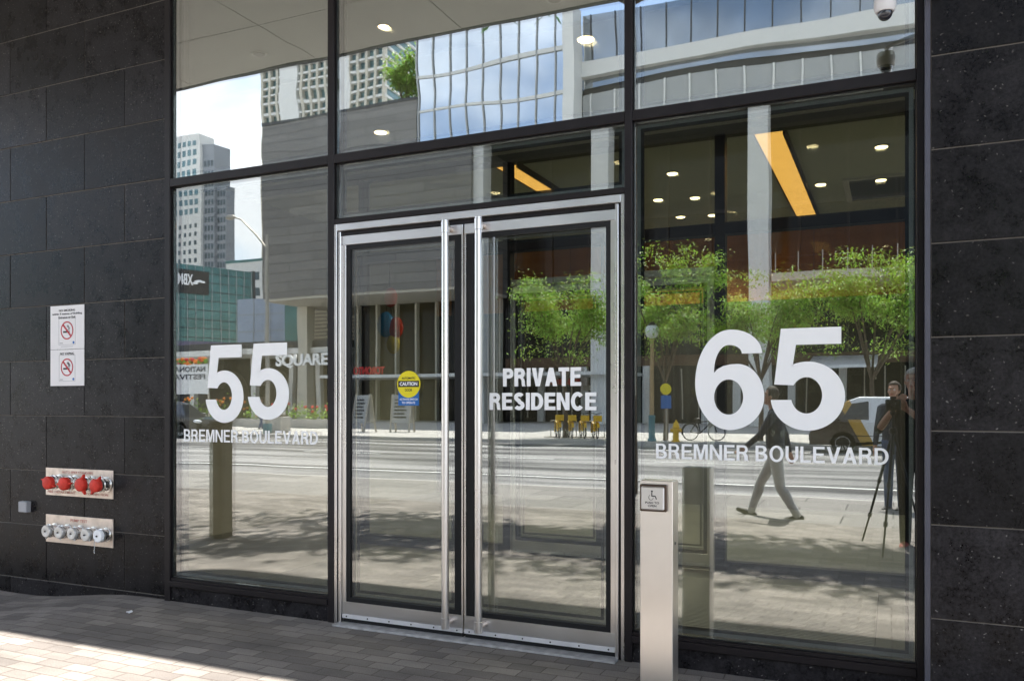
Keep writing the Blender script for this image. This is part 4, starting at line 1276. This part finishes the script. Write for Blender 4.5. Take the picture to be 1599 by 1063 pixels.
for x in (-44.9, -39.9): MB().tube([(x, -36.12, 0), (x, -36.12, 4.4)], .06, 8).build('pole', M['galv'], bn)
text('lettering', 'NATIONAL', M['navy_cloth'], -42.9, -40.0, 3.45, 3.8, -35.995, bn, .01, bold=.02, flip=True)
text('lettering', 'FESTIVAL', M['navy_cloth'], -43.1, -40.0, 2.95, 3.3, -35.995, bn, .01, bold=.02, flip=True)
rnd = random.Random(3)
for mm in ('flower_o', 'leaf', 'flower'):
    b_ = MB()
    for i in range(24): b_.ball((rnd.uniform(-45, -39.9), -36.05, 3.97 + rnd.uniform(0, .35)), rnd.uniform(.08, .16), 8, 5)
    f_ = b_.build('ornament', M[mm], bn); f_['kind'] = 'stuff'
cb = thing('concrete_block', 'square concrete planter box standing behind the bronze bollard', 'planter', (-28.0, -28.6, 0))
MB().box(-.55, .55, -.4, .4, 0, .82).build('box', M['concrete'], cb, bevel=.03)
MB().box(-.45, .45, -.3, .3, .821, .9).build('soil', M['bark'], cb)

# ------------------------------------------------------------------ street furniture
lp = thing('globe_street_lamp', 'tan lamp post with clear globe and teal base on the far kerb', 'street lamp', (-8.62, -27.5, 0))
MB().lathe((0, 0, 0), (0, 0, 1), [(0, .17), (.08, .17), (.12, .13), (.9, .12), (.95, .14), (1.0, .10)], 16).build('base', M['teal_paint'], lp, smooth=True)
MB().lathe((0, 0, 1.0), (0, 0, 1), [(0, .085), (2.9, .07), (2.95, .10), (3.0, .06)], 14).build('post', M['lamp_brown'], lp, smooth=True)
MB().ball((0, 0, 4.28), .29).build('globe', M['globe'], lp, smooth=True)
MB().lathe((0, 0, 4.5), (0, 0, 1), [(0, .2), (.1, .12), (.16, .02)], 14).build('cap', M['black_metal'], lp, smooth=True)

hy = thing('fire_hydrant', 'yellow fire hydrant on the far kerb', 'hydrant', (-7.54, -26.95, 0))
MB().lathe((0, 0, 0), (0, 0, 1), [(0, .17), (.05, .17), (.06, .12), (.52, .115), (.54, .15), (.58, .15), (.60, .12), (.72, .09), (.78, .03)], 18).build('barrel', M['yellow_paint'], hy, smooth=True)
MB().lathe((0, 0, .78), (0, 0, 1), [(0, .03), (.05, .03)], 6).build('nut', M['yellow_paint'], hy)
for s_ in (-1, 1): MB().lathe((s_ * .1, 0, .44), (s_, 0, 0), [(0, .06), (.06, .06), (.07, .075), (.11, .075), (.12, .03)], 12).build('outlet', M['yellow_paint'], hy, smooth=True)
MB().lathe((0, .1, .42), (0, 1, 0), [(0, .08), (.06, .08), (.07, .095), (.11, .095), (.12, .03)], 12).build('pumper_outlet', M['yellow_paint'], hy, smooth=True)

cl = thing('street_light', 'tall grey street light with a long arm beside the clad block', 'street lamp', (-27.6, -27.3, 0))
MB().tube([(0, 0, 0), (0, 0, 9.6)], [.12, .075], 12).build('pole', M['galv'], cl, smooth=True)
MB().tube([(0, 0, 8.9), (-.7, 0, 9.7), (-1.5, 0, 10.45), (-2.0, 0, 10.62)], [.05, .045, .04, .035], 8).build('arm', M['galv'], cl, smooth=True)
MB().lathe((-1.95, 0, 10.62), (-1, 0, .05), [(0, .05), (.1, .12), (.45, .13), (.62, .04)], 12).build('head', M['galv'], cl, smooth=True)
MB().box(-.16, .16, -.16, .16, 0, .5).build('base_box', M['teal_paint'], cl, bevel=.01)

bo = thing('bollard', 'square bronze bollard on the brick pavement', 'bollard', (-7.29, -2.93, 0))
MB().box(-.095, .095, -.095, .095, -.1, 1.25).build('shaft', M['bollard'], bo, bevel=.006)
MB().box(-.10, .10, -.10, .10, 1.2505, 1.28).build('cap', M['bollard'], bo, bevel=.006)

def a_frame(x, y, label, rz):
    t = thing('sandwich_board', label, 'sign', (x, y, 0), rz=rz)
    for s_ in (-1, 1):
        a = MB()
        for xx in (-.5, .5):
            a.prism([(xx - .04, s_ * .38, 0), (xx + .04, s_ * .38, 0), (xx + .04, s_ * .03, 1.9), (xx - .04, s_ * .03, 1.9)], (0, s_ * .04, 0))
        a.build('frame', M['galv'], t)
        MB().prism([(-.46, s_ * .30, .45), (.46, s_ * .30, .45), (.46, s_ * .05, 1.85), (-.46, s_ * .05, 1.85)], (0, s_ * .02, 0)).build('panel', M['grey_panel'], t)
        q = MB()
        for k in range(6):
            f_ = k / 6; zz = .7 + f_ * 1.05; yy = .322 - .25 * (zz - .45) / 1.4
            q.box(-.36, .30 - .1 * (k % 2), s_ * yy - .004, s_ * yy + .012 * s_ + .004, zz, zz + .07)
        q.build('menu_lines', M['black_ink'], t)
    return t
a_frame(-24.2, -30.5, 'grey sandwich board nearest the caution sticker in the reflection', .25)
a_frame(-22.6, -31.6, 'grey sandwich board standing a step behind its twin on the far pavement', -.2)
sb = thing('notice_post', 'yellow disc and blue plate notice on a slim post by the far kerb', 'sign', (-8.15, -27.9, 0))
MB().tube([(0, 0, 0), (0, 0, 2.2)], .035, 10).build('post', M['galv'], sb)
MB().lathe((0, .04, 2.0), (0, 1, 0), [(0, .22), (.03, .22)], 24).build('disc', M['yellow_ink'], sb)
MB().box(-.2, .2, .04, .07, 1.25, 1.75).build('plate', M['blue_ink'], sb)

def wheel(mb, c, r, ax='x'):
    pts = [(c[0] + r * math.cos(a), c[1], c[2] + r * math.sin(a)) for a in [2 * math.pi * k / 24 for k in range(25)]]
    mb.tube(pts, .022, 6, caps=False)
def bicycle(x, y, rz, m, label, group=None):
    t = thing('bicycle', label, 'bicycle', (x, y, 0), group, rz)
    for cx in (-.52, .52):
        w_ = MB(); wheel(w_, (cx, 0, .34), .32); o = w_.build('wheel', M['tyre'], t)
        s_ = MB()
        for k in range(8):
            a = math.pi * k / 8 * 2
            s_.tube([(cx, 0, .34), (cx + .31 * math.cos(a), 0, .34 + .31 * math.sin(a))], .004, 4)
        s_.build('spokes', M['alloy'], o)
    f = MB()
    for a, b_ in (((-.52, 0, .34), (-.12, 0, .30)), ((-.12, 0, .30), (-.22, 0, .80)), ((-.22, 0, .80), (-.52, 0, .34)), ((-.12, 0, .30), (.36, 0, .78)), ((-.2, 0, .74), (.36, 0, .78)), ((.34, 0, .92), (.52, 0, .34))):
        f.tube([a, b_], .024, 8)
    f.build('frame', m, t)
    MB().tube([(.34, 0, .9), (.32, 0, 1.02), (.42, .22, 1.06)], .014, 6).tube([(.32, 0, 1.02), (.42, -.22, 1.06)], .014, 6).build('handlebar', M['black_metal'], t)
    MB().ball((-.24, 0, .86), (.14, .07, .035)).build('saddle', M['black_metal'], t, smooth=True)
    g = MB()
    for cx, a0, a1 in ((-.52, 30, 200), (.52, 20, 150)):
        for k in range(10):
            q0, q1 = R(a0 + (a1 - a0) * k / 10), R(a0 + (a1 - a0) * (k + 1) / 10)
            g.prism([(cx + .36 * math.cos(q0), -.05, .34 + .36 * math.sin(q0)), (cx + .36 * math.cos(q1), -.05, .34 + .36 * math.sin(q1)), (cx + .345 * math.cos(q1), -.05, .34 + .345 * math.sin(q1)), (cx + .345 * math.cos(q0), -.05, .34 + .345 * math.sin(q0))], (0, .1, 0))
    g.build('mudguard', m, t)
    MB().box(.5, .78, -.16, .16, .72, .96).build('basket', m, t, bevel=.01)
    return t
BG = 'yellow bicycles in the far rack'
for k, x in enumerate((-12.9, -12.35, -11.8, -11.25)):
    bicycle(x, -28.3, R(62), M['yellow_paint'], ['yellow bicycle at the end of the rack below the letter s', 'yellow bicycle second from the sandwich board end of the rack', 'yellow bicycle third from the sandwich board end of the rack', 'yellow bicycle at the rack end nearest the globe lamp'][k], BG)
bicycle(-6.7, -28.0, R(4), M['black_metal'], 'dark bicycle parked beside the yellow hydrant')
rk = thing('bicycle_rack', 'low steel bicycle rack holding the yellow bicycles', 'rack', (-12.1, -28.9, 0))
MB().box(-1.6, 1.6, -.12, .12, 0, .04).build('base', M['galv'], rk)
for k in range(4): MB().tube([(-1.35 + k * .8, 0, .04), (-1.35 + k * .8, 0, .7), (-1.0 + k * .8, 0, .7), (-1.0 + k * .8, 0, .04)], .025, 8).build('hoop', M['galv'], rk)

# ------------------------------------------------------------------ vehicles (front towards local -x)
def vehicle(name, label, cat, x, y, rz, paint, L, W, lower, cabin, belt, wx, wr, tint, side_win, zroad=-.14):
    t = thing(name, label, cat, (x, y, zroad), None, rz)
    h = W / 2
    # lower body with wheel arches
    bot = []
    z0 = lower[0][1]
    for cx in sorted(wx, reverse=True):
        r = wr + .06
        a0 = math.asin(max(-1, (z0 - wr) / r))
        bot += [(cx + r * math.cos(a), wr + r * math.sin(a)) for a in [a0 + (math.pi - 2 * a0) * k / 10 for k in range(11)]]
    outline = lower + bot
    MB().prism([(px, -h, pz) for px, pz in outline], (0, W, 0)).build('body', paint, t, bevel=.025)
    # tapered cabin
    c = MB(); ins = .14
    zt = max(p[1] for p in cabin)
    def hw(z): return h - .03 - ins * (z - belt) / (zt - belt)
    a = [c.bm.verts.new((px, -hw(pz), pz)) for px, pz in cabin]; b_ = [c.bm.verts.new((px, hw(pz), pz)) for px, pz in cabin]
    c.bm.faces.new(a); c.bm.faces.new(b_[::-1])
    for i in range(len(cabin)):
        j = (i + 1) % len(cabin)
        c.bm.faces.new((a[i], b_[i], b_[j], a[j]))
    c.build('cabin', paint, t, bevel=.03)
    # side windows
    for s_ in (-1, 1):
        for poly in side_win:
            g = MB()
            p0 = [(px, s_ * (hw(pz) + .004), pz) for px, pz in poly]
            g.prism(p0, (0, s_ * .006, 0))
            g.build('side_window', M['auto_glass'], t)
    # windscreen and rear window
    for (p, q, nm) in ((cabin[0], cabin[1], 'windscreen'), (cabin[-1], cabin[-2], 'rear_window')):
        n_ = Vector((-(q[1] - p[1]), 0, (q[0] - p[0]))).normalized()
        if nm == 'windscreen' and n_.x > 0: n_ = -n_
        if nm == 'rear_window' and n_.x < 0: n_ = -n_
        e = .1; P0 = Vector((p[0] + (q[0] - p[0]) * e, 0, p[1] + (q[1] - p[1]) * e)); P1 = Vector((p[0] + (q[0] - p[0]) * (1 - e), 0, p[1] + (q[1] - p[1]) * (1 - e)))
        g = MB(); o_ = n_ * .006
        g.prism([P0 + o_ + Vector((0, -hw(P0.z) + .1, 0)), P0 + o_ + Vector((0, hw(P0.z) - .1, 0)), P1 + o_ + Vector((0, hw(P1.z) - .1, 0)), P1 + o_ + Vector((0, -hw(P1.z) + .1, 0))], n_ * .006)
        g.build(nm, M['auto_glass'], t)
    for cx in wx:
        for s_ in (-1, 1):
            base = (cx, s_ * (h - .21), wr)
            wh = MB().lathe(base, (0, s_, 0), [(0, wr * .7), (.01, wr * .95), (.03, wr), (.18, wr), (.2, wr * .95), (.205, wr * .68)], 28).build('wheel', M['tyre'], t, smooth=True)
            MB().lathe((cx, s_ * (h - .21) + s_ * .2052, wr), (0, s_, 0), [(0, wr * .66), (.006, wr * .64), (.002, wr * .5)], 24).build('rim', M['alloy'], wh)
            k_ = MB()
            for q in range(10):
                a_ = 2 * math.pi * q / 10
                k_.prism([(cx + wr * .1 * math.cos(a_ + .5), base[1] + s_ * .2125, wr + wr * .1 * math.sin(a_ + .5)), (cx + wr * .62 * math.cos(a_ + .1), base[1] + s_ * .2125, wr + wr * .62 * math.sin(a_ + .1)), (cx + wr * .62 * math.cos(a_ - .1), base[1] + s_ * .2125, wr + wr * .62 * math.sin(a_ - .1)), (cx + wr * .1 * math.cos(a_ - .5), base[1] + s_ * .2125, wr + wr * .1 * math.sin(a_ - .5))], (0, s_ * .008, 0))
            k_.build('spokes', M['black_metal'], wh)
    x0 = min(p[0] for p in lower); x1 = max(p[0] for p in lower)
    zl = belt * .78
    for s_ in (-1, 1):
        MB().ball((x0 + .12, s_ * (h - .18), zl), (.16, .2, .09)).build('headlight', M['headlight'], t, smooth=True)
        MB().ball((x1 - .04, s_ * (h - .12), belt * .95), (.06, .1, .16)).build('tail_light', M['tail_red'], t, smooth=True)
        MB().ball((cabin[0][0] + .25, s_ * (h + .06), belt + .08), (.06, .1, .07)).build('mirror', paint, t, smooth=True)
        MB().box(x0 + 1.2, x1 - 1.2, s_ * h - .004, s_ * h + .012, belt * .55, belt * .57).build('side_strip', M['black_metal'], t)
    MB().box(x0 - .03, x0 + .02, -h + .25, h - .25, z0 + .12, z0 + .34).build('grille', M['black_metal'], t, bevel=.01)
    return t

van = vehicle('minivan', 'minivan with brown nose gold stripe and white lettered sides', 'van', -2.45, -24.9, 0, M['livery'], 5.0, 1.9,
        [(4.95, .28), (5.0, .6), (4.97, 1.02), (.66, 1.04), (.18, .90), (.02, .66), (.0, .28)],
        [(.62, 1.02), (1.12, 1.66), (1.5, 1.80), (4.6, 1.80), (4.85, 1.70), (4.93, 1.02)], 1.02, (1.0, 3.95), .335, None,
        [[(.98, 1.08), (1.28, 1.58), (1.75, 1.66), (1.75, 1.08)]])
text('lettering', 'avowouoo', M['black_ink'], 2.1, 3.75, 1.40, 1.60, .86, van, .02, bold=.01, flip=True)
text('lettering', '416 VAN LINE', M['grey_ink'], 2.6, 4.7, .72, .86, .955, van, .006, bold=.01, flip=True)
car = vehicle('parked_car', 'shiny black car waiting near the flower planter across the street', 'car', -28.45, -24.6, math.pi, M['car_black'], 4.7, 1.86,
        [(4.66, .25), (4.7, .7), (4.6, 1.02), (1.35, 1.0), (.3, .86), (.03, .66), (.0, .25)],
        [(1.2, .98), (2.05, 1.55), (2.6, 1.66), (3.7, 1.64), (4.1, 1.5), (4.55, 1.0)], .98, (.95, 3.75), .35, None,
        [[(1.6, 1.04), (2.15, 1.50), (2.75, 1.57), (2.75, 1.04)], [(2.85, 1.04), (2.85, 1.57), (3.6, 1.55), (4.1, 1.1)]])

# ------------------------------------------------------------------ people
class Fig:
    """joints and flesh as overlapping tapered limbs, fused into one continuous skin"""
    def __init__(s): s.p = []
    def limb(s, a, b, r0, r1, m): s.p.append((Vector(a), Vector(b), r0, r1, m)); return s
    def blob(s, c, r, m):      # ellipsoid
        s.p.append((Vector(c), None, Vector(r), None, m)); return s
    def mesh(s, name, voxel, mats):
        mb = MB()
        for a, b, r0, r1, m in s.p:
            if b is None:
                mb.ball(a, tuple(r0), 20, 14)
            else:
                d = b - a
                L = max(d.length, 1e-4)
                prof = []
                for k in range(5): prof.append((-r0 * math.cos(R(90 * k / 4)), max(r0 * math.sin(R(90 * k / 4)), 1e-4)))
                for k in range(5): prof.append((L + r1 * math.sin(R(90 * k / 4)), max(r1 * math.cos(R(90 * k / 4)), 1e-4)))
                mb.lathe(a, d, prof, 16)
        bmesh.ops.recalc_face_normals(mb.bm, faces=mb.bm.faces)
        me = bpy.data.meshes.new(name); mb.bm.to_mesh(me); mb.bm.free()
        ob = bpy.data.objects.new(name, me); col.objects.link(ob)
        rm = ob.modifiers.new('r', 'REMESH'); rm.mode = 'VOXEL'; rm.voxel_size = voxel
        sm = ob.modifiers.new('s', 'SMOOTH'); sm.iterations = 3; sm.factor = .5
        dg = bpy.context.evaluated_depsgraph_get()
        m2 = bpy.data.meshes.new_from_object(ob.evaluated_get(dg))
        bpy.data.objects.remove(ob)
        n = len(m2.polygons)
        C = np.empty(n * 3); m2.polygons.foreach_get('center', C); C = C.reshape(-1, 3)
        best = np.full(n, 1e9); idx = np.zeros(n, int)
        keys = list(dict.fromkeys(p[4] for p in s.p))
        for a, b, r0, r1, m in s.p:
            A = np.array(a)
            if b is None:
                rr = np.array(r0); dd = (np.linalg.norm((C - A) / rr, axis=1) - 1) * rr.min()
            else:
                B = np.array(b); AB = B - A; t_ = np.clip(((C - A) @ AB) / max(AB @ AB, 1e-9), 0, 1)
                dd = np.linalg.norm(C - (A + t_[:, None] * AB), axis=1) - (r0 + (r1 - r0) * t_)
            k = dd < best
            best[k] = dd[k]; idx[k] = keys.index(m)
        m2.materials.clear()
        for k in keys: m2.materials.append(M[k])
        m2.polygons.foreach_set('material_index', idx.astype(np.int32))
        m2.polygons.foreach_set('use_smooth', np.ones(n, bool))
        m2.name = name
        return m2

def hand(f, w, d, side, skin, curl=.5, grip=None):
    """palm, four fingers of unequal length, thumb; d = forearm direction, side = towards the thumb"""
    d = Vector(d).normalized(); sd_ = Vector(side).normalized()
    nrm = d.cross(sd_).normalized()
    w = Vector(w)
    k = w + d * .085
    for q in (-.026, 0, .026):
        f.limb(w + d * .01 + sd_ * q * .6, k + sd_ * q, .017, .015, skin)
    for q, L in ((.030, .068), (.010, .078), (-.010, .072), (-.030, .056)):
        a = k + sd_ * q
        e1 = (d * math.cos(curl * .6) + nrm * math.sin(curl * .6)) * L * .5
        e2 = (d * math.cos(curl * 1.5) + nrm * math.sin(curl * 1.5)) * L * .5
        f.limb(a, a + e1, .0095, .0088, skin); f.limb(a + e1, a + e1 + e2, .0088, .0075, skin)
    a = w + d * .03 + sd_ * .03
    f.limb(a, a + (d * .7 + sd_ * .8 + nrm * .3).normalized() * .04, .013, .0105, skin)
    a2 = a + (d * .7 + sd_ * .8 + nrm * .3).normalized() * .04
    f.limb(a2, a2 + (d * .95 + sd_ * .2 + nrm * .4).normalized() * .035, .0105, .009, skin)

def head(f, c, face, skin):
    """c = head centre, face = unit direction it looks"""
    c = Vector(c); fd = Vector(face).normalized(); up = Vector((0, 0, 1)); rt = fd.cross(up).normalized()
    f.blob(c + up * .025 - fd * .012, (.078, .078, .098), skin)
    f.blob(c + fd * .022 - up * .03, (.062, .062, .075), skin)
    f.limb(c + fd * .055 - up * .085, c + fd * .03 - up * .09, .028, .032, skin)      # chin
    f.limb(c + fd * .080 + up * .012, c + fd * .098 - up * .022, .010, .015, skin)      # nose
    f.limb(c + fd * .068 + up * .038 - rt * .035, c + fd * .068 + up * .038 + rt * .035, .012, .012, skin)  # brow
    f.limb(c + fd * .074 - up * .05 - rt * .018, c + fd * .074 - up * .05 + rt * .018, .009, .009, skin)   # lips
    for s_ in (-1, 1):
        f.blob(c + rt * s_ * .078 - up * .01 - fd * .01, (.014, .018, .032), skin)
    return c, fd, rt

def features(t, c, fd, rt, hairm, hair='short', beard=False):
    up = Vector((0, 0, 1))
    for s_ in (-1, 1):
        MB().ball(c + fd * .068 + rt * s_ * .032 + up * .012, .0125, 10, 8).build('eye', M['sign_white'], t, smooth=True)
        MB().ball(c + fd * .0775 + rt * s_ * .032 + up * .012, .0055, 8, 6).build('pupil', M['black_ink'], t, smooth=True)
    MB().tube([c + fd * .0815 - up * .05 - rt * .02, c + fd * .084 - up * .05, c + fd * .0815 - up * .05 + rt * .02], .0032, 6).build('mouth', M['red_ink'], t)
    h = MB()
    h.ball(c + up * .036 - fd * .022, (.089, .089, .100), 24, 18)
    # keep the cap above the brow and behind the face
    dead = [v for v in h.bm.verts if ((v.co - c).dot(fd) > .030 and (v.co - c).z < .072) or (v.co - c).z < -.045]
    bmesh.ops.delete(h.bm, geom=dead, context='VERTS')
    rr = random.Random(1)
    for v in h.bm.verts: v.co += (v.co - c).normalized() * rr.uniform(-.003, .006)
    o = h.build('hair', M[hairm], t, smooth=True)
    sl = o.modifiers.new('thickness', 'SOLIDIFY'); sl.thickness = .012; sl.offset = -1

def person(name, label, x, y, rz, H, pose, top, legs, shoes, hairm, skin='skin', voxel=.008, sleeve='long', fine=True):
    t = thing(name, label, 'person', (x, y, pose.get('z', 0)), None, rz)
    k = H / 1.76
    f = Fig()
    fw = Vector((0, 1, 0)); rt = Vector((1, 0, 0))
    hipz = pose.get('hip', .92)
    lean = pose.get('lean', 0.0)
    pel = Vector((0, 0, hipz))
    up = Vector((0, math.sin(lean), math.cos(lean)))
    chest = pel + up * .36; sh = pel + up * .50; neck = pel + up * .55
    f.limb(pel + rt * .06, pel - rt * .06, .125, .125, legs)
    f.limb(pel + up * .06 + rt * .055, pel + up * .06 - rt * .055, .12, .12, top)
    f.limb(chest + rt * .075, chest - rt * .075, .125, .125, top)
    f.limb(pel + up * .1 + rt * .05, chest + rt * .07, .118, .125, top); f.limb(pel + up * .1 - rt * .05, chest - rt * .07, .118, .125, top)
    f.limb(sh + rt * .15, sh - rt * .15, .068, .068, top)
    f.limb(sh, neck + up * .02, .075, .058, top)
    hc = neck + up * .19 + fw * .03
    f.limb(neck - up * .02, hc - up * .06, .056, .052, skin)
    c, fd, r_ = head(f, hc, pose.get('face', (0, 1, 0)), skin)
    ends = {}
    for s_, nm in ((-1, 'l'), (1, 'r')):
        th, kn, ft = pose[nm + 'leg']        # thigh angle, shin angle (forward +), foot pitch
        hip = pel + rt * s_ * .088 - Vector((0, 0, .03))
        knee = hip + Vector((0, math.sin(th), -math.cos(th))) * .43
        ank = knee + Vector((0, math.sin(kn), -math.cos(kn))) * .42
        f.limb(hip, knee, .094, .066, legs); f.limb(knee, ank, .066, .052, legs)
        q1 = knee.lerp(ank, .22) + Vector((0, -.016, 0)); q2 = knee.lerp(ank, .5) + Vector((0, -.010, 0)); f.limb(q1, q2, .062, .054, legs)
        fdir = Vector((0, math.cos(ft), math.sin(ft)))
        heel = ank + Vector((0, 0, -.035)) - fdir * .045
        f.limb(heel, ank + fdir * .10 + Vector((0, 0, -.045)), .040, .040, shoes); f.limb(ank + fdir * .10 + Vector((0, 0, -.045)), ank + fdir * .185 + Vector((0, 0, -.052)), .041, .032, shoes)
        f.limb(ank, ank + Vector((0, 0, -.03)), .046, .042, shoes)
        shd = sh + rt * s_ * .185 - up * .01
        if nm + 'hand' in pose:
            wr = Vector(pose[nm + 'hand']); el = Vector(pose[nm + 'elbow'])
        else:
            ua, fa = pose[nm + 'arm']
            el = shd + Vector((s_ * .05, math.sin(ua) * .29, -math.cos(ua) * .29))
            wr = el + Vector((s_ * .01, math.sin(fa) * .25, -math.cos(fa) * .25))
        f.limb(shd, el, .060, .046, top)
        if sleeve == 'long':
            f.limb(el, el.lerp(wr, .9), .046, .036, top); f.limb(el.lerp(wr, .85), wr, .030, .027, skin)
        else:
            f.limb(el.lerp(shd, .35), el, .044, .042, skin); f.limb(el, wr, .042, .028, skin)
        d = (wr - el).normalized()
        if fine:
            side = Vector(pose.get(nm + 'thumb', (-s_ * .3, .9, .2)))
            side = (side - d * side.dot(d)).normalized()
            hand(f, wr, d, side, skin, pose.get('curl', .5))
        else:
            f.limb(wr, wr + d * .09, .030, .024, skin)
            for q in range(4): f.limb(wr + d * .08 + fw * (q - 1.5) * .016, wr + d * .15 + fw * (q - 1.5) * .02, .012, .011, skin)
            f.limb(wr + d * .03, wr + d * .08 + fw * .05, .013, .012, skin)
        ends[nm] = (shd, el, wr, ank)
    me = f.mesh('body', voxel, None)
    o = bpy.data.objects.new('body', me); col.objects.link(o); o.parent = t
    features(t, c, fd, r_, hairm)
    t.scale = (k, k, k)
    return t, ends

# the photographer, beside his tripod camera, facing the glass
ph, _ = person('person', 'grey haired photographer in black shirt holding a camera on a tripod', .21, -5.06, R(10), 1.83,
    dict(hip=.915, lean=.05, face=(-.12, 1, -.1), lleg=(.06, -.02, 0), rleg=(-.03, -.06, 0),
         lhand=(-.15, .13, 1.41), lelbow=(-.34, .02, 1.16), rhand=(-.045, .155, 1.37), relbow=(.25, .10, 1.14), lthumb=(.2, .2, 1), rthumb=(-.2, .3, 1), curl=1.0),
    'black_cloth', 'black_cloth', 'red_shoe', 'grey_hair', voxel=.0065, sleeve='short')
wk, _ = person('person', 'walking person in dark navy jacket pale grey trousers and black shoes', -1.40, -6.70, R(90), 1.75,
    dict(hip=.855, lean=.06, lleg=(.50, .30, .38), rleg=(-.16, -.55, -.12), larm=(-.45, -.20), rarm=(.50, .85)),
    'navy_cloth', 'khaki', 'shoe', 'dark_hair', voxel=.0065)
person('person', 'dark haired bystander in dark clothes beyond the photographer', .02, -8.35, R(20), 1.76,
    dict(lleg=(.02, 0, 0), rleg=(0, -.02, 0), larm=(.1, .2), rarm=(.05, .25)), 'navy_cloth', 'jeans', 'shoe', 'dark_hair', voxel=.012, fine=False)
person('person', 'distant walker in white shirt stepping past the red flowers', -33.0, -33.0, R(-80), 1.72,
    dict(hip=.88, lleg=(.35, .15, .2), rleg=(-.2, -.45, -.1), larm=(-.3, -.1), rarm=(.35, .6)), 'white_cloth', 'jeans', 'shoe', 'dark_hair', voxel=.014, fine=False)
person('person', 'distant walker in white shirt following nearer the clad block', -31.6, -33.4, R(-95), 1.66,
    dict(hip=.88, lleg=(-.2, -.4, -.1), rleg=(.35, .12, .2), larm=(.3, .5), rarm=(-.3, -.1)), 'white_cloth', 'khaki', 'shoe', 'dark_hair', voxel=.014, fine=False)

tri = thing('tripod', 'black three legged tripod under the photographer camera', 'tripod', (0, 0, 0))
apex = Vector((0, -4.86, 1.20))
for fx_, fy_ in ((-.30, -5.02), (-.09, -4.05), (.42, -5.00)):
    foot = Vector((fx_, fy_, .015))
    if fx_ > 0: foot = Vector((.30, -4.72, .015))
    lg = MB().tube([apex, apex.lerp(foot, .45)], .016, 10).build('leg', M['black_metal'], tri, smooth=True)
    MB().tube([apex.lerp(foot, .44), apex.lerp(foot, .75)], .0125, 10).build('leg_section', M['black_metal'], lg, smooth=True)
    MB().tube([apex.lerp(foot, .74), foot], .010, 10).build('leg_section', M['black_metal'], lg, smooth=True)
    for q in (.45, .75): MB().tube([apex.lerp(foot, q - .015), apex.lerp(foot, q + .015)], .021, 10).build('clamp', M['black_metal'], lg)
MB().tube([apex + Vector((0, 0, -.25)), apex + Vector((0, 0, .17))], .014, 12).build('centre_column', M['black_metal'], tri, smooth=True)
MB().lathe(apex + Vector((0, 0, -.03)), (0, 0, 1), [(0, .03), (.01, .04), (.05, .04), (.06, .03)], 16).build('collar', M['black_metal'], tri, smooth=True)
MB().ball(apex + Vector((0, 0, .19)), .03).build('ball_head', M['black_metal'], tri, smooth=True)
kam = thing('camera', 'black still camera mounted on the tripod before the photographer', 'camera', (0, -4.86, 1.50))
MB().box(-.075, .075, -.035, .035, -.085, .03).build('body', M['camera_body'], kam, bevel=.010)
MB().box(-.03, .03, -.035, .03, .0305, .058).build('finder', M['camera_body'], kam, bevel=.008)
MB().lathe((0, .0355, -.02), (0, 1, 0), [(0, .038), (.03, .040), (.032, .043), (.055, .043), (.058, .038)], 24).build('lens_barrel', M['camera_body'], kam, smooth=True)
MB().ball((0, .09, -.02), (.032, .008, .032)).build('front_element', M['lens'], kam, smooth=True)
scrap = thing('paper_scrap', 'tiny crumpled white paper scrap on the shaded paving by the left wall', 'litter', (-4.95, -.42, .004))
MB().prism([(-.018, -.012, .004), (.016, -.014, 0), (.020, .012, .006), (.002, .016, .010), (-.016, .010, .002)], (0, 0, .006)).build('paper', M['sign_white'], scrap)
